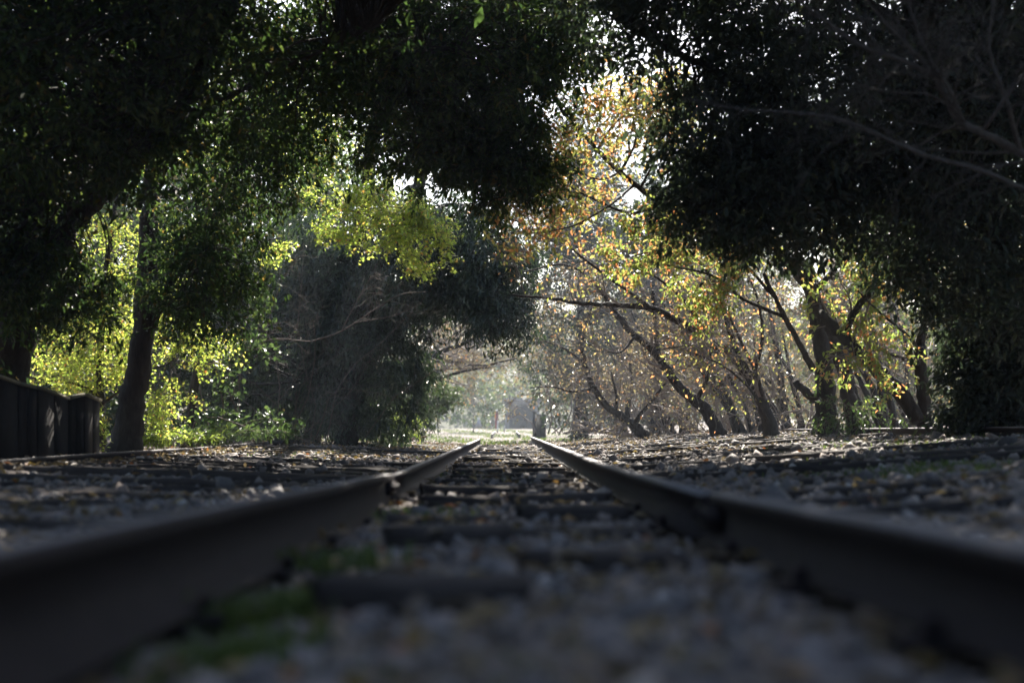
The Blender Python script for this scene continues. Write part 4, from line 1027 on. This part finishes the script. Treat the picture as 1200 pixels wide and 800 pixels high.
tall_tree(G(20.5, 54), 10.0, 4.2, 'leaf_far', 'tall hazy green tree behind the forked trunks', 200, 'broadleaf_tree')

# ------------------------------------------------------------------ sheet pile wall
def pile_wall(plan, zb, zts, label, name='sheet_pile_wall', t=0.05, cap=True, sub=2, mat='fence', capm='fence_cap'):
    root = empty(name, (*plan[0], zb), label, 'wall')
    for k in range(len(plan) - 1):
        a, b = np.array(plan[k]), np.array(plan[k + 1])
        za, zb_ = zts[k], zts[k + 1]
        dirv = (b - a) / np.linalg.norm(b - a); nrm = np.array([dirv[1], -dirv[0]])
        for s in range(sub):
            f0, f1 = s / sub + 0.0025, (s + 1) / sub - 0.0025
            p0, p1 = a + (b - a) * f0, a + (b - a) * f1
            h0, h1 = za + (zb_ - za) * f0, za + (zb_ - za) * f1
            off = nrm * (0.001 if s % 2 else 0.0)
            q0, q1 = p0 + nrm * t, p1 + nrm * t
            v = np.array([(*(p0 + off), zb), (*(p1 + off), zb), (*q1, zb), (*q0, zb), (*(p0 + off), h0), (*(p1 + off), h1), (*q1, h1), (*q0, h0)])
            f = np.array([(0, 3, 2, 1), (4, 5, 6, 7), (0, 1, 5, 4), (1, 2, 6, 5), (2, 3, 7, 6), (3, 0, 4, 7)])
            mesh_np('panel', v, f, M[mat], root)
        if cap:
            e = 0.035
            p0, p1 = a - nrm * e + dirv * 0.004, b - nrm * e - dirv * 0.004
            q0, q1 = a + nrm * (t + e) + dirv * 0.004, b + nrm * (t + e) - dirv * 0.004
            c = 0.004
            v = np.array([(*p0, za + c), (*p1, zb_ + c), (*q1, zb_ + c), (*q0, za + c), (*p0, za + c + 0.035), (*p1, zb_ + c + 0.035), (*q1, zb_ + c + 0.035), (*q0, za + c + 0.035)])
            mesh_np('capping', v, f, M[capm], root)
    return root
def wp(x, d): return ((x - 593) / F * d, d)
def wz(y, d): return (500 - y) / F * d
pl = [(-30, 15.0), (16, 16.0), (40, 16.2), (75, 17.3), (95, 17.5), (112, 18.3)]
pile_wall([wp(*p) for p in pl], -0.5, [wz(y, d) for y, (x, d) in zip((436, 451, 456, 469, 464, 471), pl)], 'dark zigzag sheet pile wall with pale capping at the left edge')
pl = [(624, 70), (628, 71.5), (631, 71), (640, 70.5)]
pile_wall([wp(*p) for p in pl], -0.66, [wz(y, d) for y, (x, d) in zip((483, 488, 486, 486), pl)], 'small dark folded metal screen standing beside the far track', 'metal_screen', t=0.1, cap=True, sub=1, mat='dark_metal', capm='dark_metal')

# ------------------------------------------------------------------ far things
def post(name, label, cat, x, y0, y1, d, w, mat, group=None, extra=None, taper=0.0):
    b = P(x, y0, d); h = (y0 - y1) / F * d
    root = empty(name, b, label, cat, group)
    mesh_np('body' if extra else 'shaft', *box((b[0], b[1], b[2] + h / 2), (w, w, h), 0.2, 0, taper), M[mat], root)
    if extra: extra(root, b, h, w)
    else: mesh_np('top', *box((b[0], b[1], b[2] + h + 0.015), (w * 1.15, w * 1.15, 0.03), 0.2), M[mat], root)
    return root
def red_extra(root, b, h, w):
    mesh_np('top', *tubes(np.array([[(b[0], b[1], b[2] + h), (b[0], b[1], b[2] + h + 0.12), (b[0], b[1], b[2] + h + 0.2)]]), np.array([[w * .45, w * .6, w * .2]]), 8), M['white'], root)
    mesh_np('plate', *box((b[0] + 0.08, b[1] - w * .6, b[2] + h * 0.25), (0.09, 0.03, h * 0.5), 0), M['white'], root)
post('red_post', 'red post with a pale top and white plate beside the far track', 'post', 582, 502, 483, 100, 0.2, 'red', extra=red_extra)
post('glint_stake', 'thin white stake set as a rail glint in the far grass, left of the pair', 'stake', 583, 507, 499, 80, 0.07, 'white', 'white stakes for far rail glints')  # white stakes stand in for glints of the far rails
post('glint_stake', 'thin white stake set as a rail glint in the far grass, right of the pair', 'stake', 591, 506.5, 499, 80, 0.07, 'white', 'white stakes for far rail glints')
post('white_box', 'small white box on the far left verge', 'box', 547, 499, 494, 105, 0.2, 'white')
def marker_extra(root, b, h, w):
    mesh_np('head', *tubes(np.array([[(b[0], b[1], b[2] + h), (b[0], b[1], b[2] + h + 0.08), (b[0], b[1], b[2] + h + 0.16)]]), np.array([[w * .22, w * .28, w * .12]]), 8), M['white'], root)
post('stone_marker', 'pale pointed stone marker on the far left verge', 'marker', 561, 500, 492, 102, 0.4, 'pale_stone', extra=marker_extra, taper=0.6)

def tunnel():
    c = P(612, 500, 142); d = 142.0
    root = empty('tunnel_portal', c, 'hazy stone arch of a tunnel mouth at the end of the line', 'tunnel')
    w, h, W, H = 1.3, 1.3, 1.7, 2.45
    a = np.linspace(math.pi, 0, 17)
    z0 = c[2] - 0.5
    spring = c[2] + 1.0
    arch = np.stack([c[0] + w * np.cos(a), spring + (h) * np.sin(a) * 0.95], 1)
    arch = np.concatenate([[(c[0] - w, z0)], arch, [(c[0] + w, z0)]])
    top = c[2] + H
    outer = np.stack([np.linspace(c[0] - W, c[0] + W, len(arch) - 2), np.full(len(arch) - 2, top)], 1)
    outer = np.concatenate([[(c[0] - W, z0)], outer, [(c[0] + W, z0)]])
    n = len(arch)
    v = np.concatenate([np.stack([arch[:, 0], np.full(n, d), arch[:, 1]], 1), np.stack([outer[:, 0], np.full(n, d), outer[:, 1]], 1), np.stack([arch[:, 0], np.full(n, d + 8), arch[:, 1]], 1), np.stack([outer[:, 0], np.full(n, d + 1.0), outer[:, 1]], 1)])
    i = np.arange(n - 1)
    mesh_np('face_wall', np.delete(v, np.r_[2 * n:3 * n], 0), [np.stack([i, i + 1, i + n + 1, i + n], 1), np.stack([i + n, i + n + 1, i + 2 * n + 1, i + 2 * n], 1)], M['masonry'], root)
    mesh_np('lining', v[np.r_[0:n, 2 * n:3 * n]] + np.array([0, 0.003, 0]), [np.stack([i, i + n, i + n + 1, i + 1], 1)], M['tunnel_shade'], root)
    mesh_np('back_wall', np.array([(c[0] - w, d + 8, z0), (c[0] + w, d + 8, z0), (c[0] + w, d + 8, top), (c[0] - w, d + 8, top)]), np.array([(0, 1, 2, 3)]), M['tunnel_shade'], root)
    mesh_np('parapet', *box((c[0], d + 0.4, top + 0.22), (2 * W + 0.3, 1.3, 0.4)), M['masonry'], root)
    for k in range(15):
        t0, t1 = math.pi * k / 15 + 0.01, math.pi * (k + 1) / 15 - 0.01
        q = [(c[0] + rr * math.cos(t), yy, spring + rr * math.sin(t) * 0.95) for yy in (d - 0.06, d - 0.005) for rr, t in ((w + .01, t0), (w + 0.3, t0), (w + 0.3, t1), (w + .01, t1))]
        mesh_np('arch_stone', np.array(q), np.array([(0, 1, 2, 3), (4, 7, 6, 5), (0, 4, 5, 1), (1, 5, 6, 2), (2, 6, 7, 3), (3, 7, 4, 0)]), M['masonry'], root)
tunnel()

# dead wood
def log(name, pts, r0, r1, label, cat='branch'):
    root = empty(name, pts[0], label, cat)
    p, r = limb_mesh('wood', pts, r0, r1, root, M['dead_wood'], sides=8)
    return root, p, r
rt, p, r = log('fallen_branch', PP((932, 504, 28.4), (905, 508, 29.3), (880, 511, 30), (850, 511, 30.6), (818, 508, 31.5)), 0.06, 0.035, 'long pale sunlit branch lying in line with the high right rail')
q = spline(PP((905, 508, 29.3), (935, 514, 28.7), (965, 512, 28)), 8); mesh_np('side_branch', *tubes(q[None], np.linspace(0.03, 0.012, 8)[None], 5), M['dead_wood'], rt)
rt, p, r = log('fallen_branch', PP((672, 497, 42), (690, 503, 41), (715, 507, 40), (745, 510, 39)), 0.07, 0.04, 'dark dead branch lying below the curved cherry trunk')
q = spline(PP((675, 496, 42), (690, 498, 41.5), (702, 502, 41)), 6); mesh_np('side_branch', *tubes(q[None], np.linspace(0.13, 0.07, 6)[None], 6), M['bark_cherry'], rt)
rt, p, r = log('fallen_branch', PP((455, 518, 37), (475, 516, 36.6), (500, 511, 36)), 0.04, 0.02, 'thin dead branch on the ground below the dark thicket')

# ------------------------------------------------------------------ haze
hv, hf = box((0, 110, 11), (420, 640, 34))
hm = bpy.data.materials.new('haze'); hm.use_nodes = True
nt = hm.node_tree; nt.nodes.remove(nt.nodes['Principled BSDF'])
vol = nt.nodes.new('ShaderNodeVolumePrincipled')
vol.inputs['Color'].default_value = (0.78, 0.88, 1.0, 1)
vol.inputs['Density'].default_value = 0.00095
vol.inputs['Anisotropy'].default_value = 0.15
nt.links.new(vol.outputs[0], nt.nodes['Material Output'].inputs['Volume'])
haze = mesh_np('haze', hv, hf, hm); tag(haze, 'pale air haze filling the whole place', 'haze', kind='stuff')
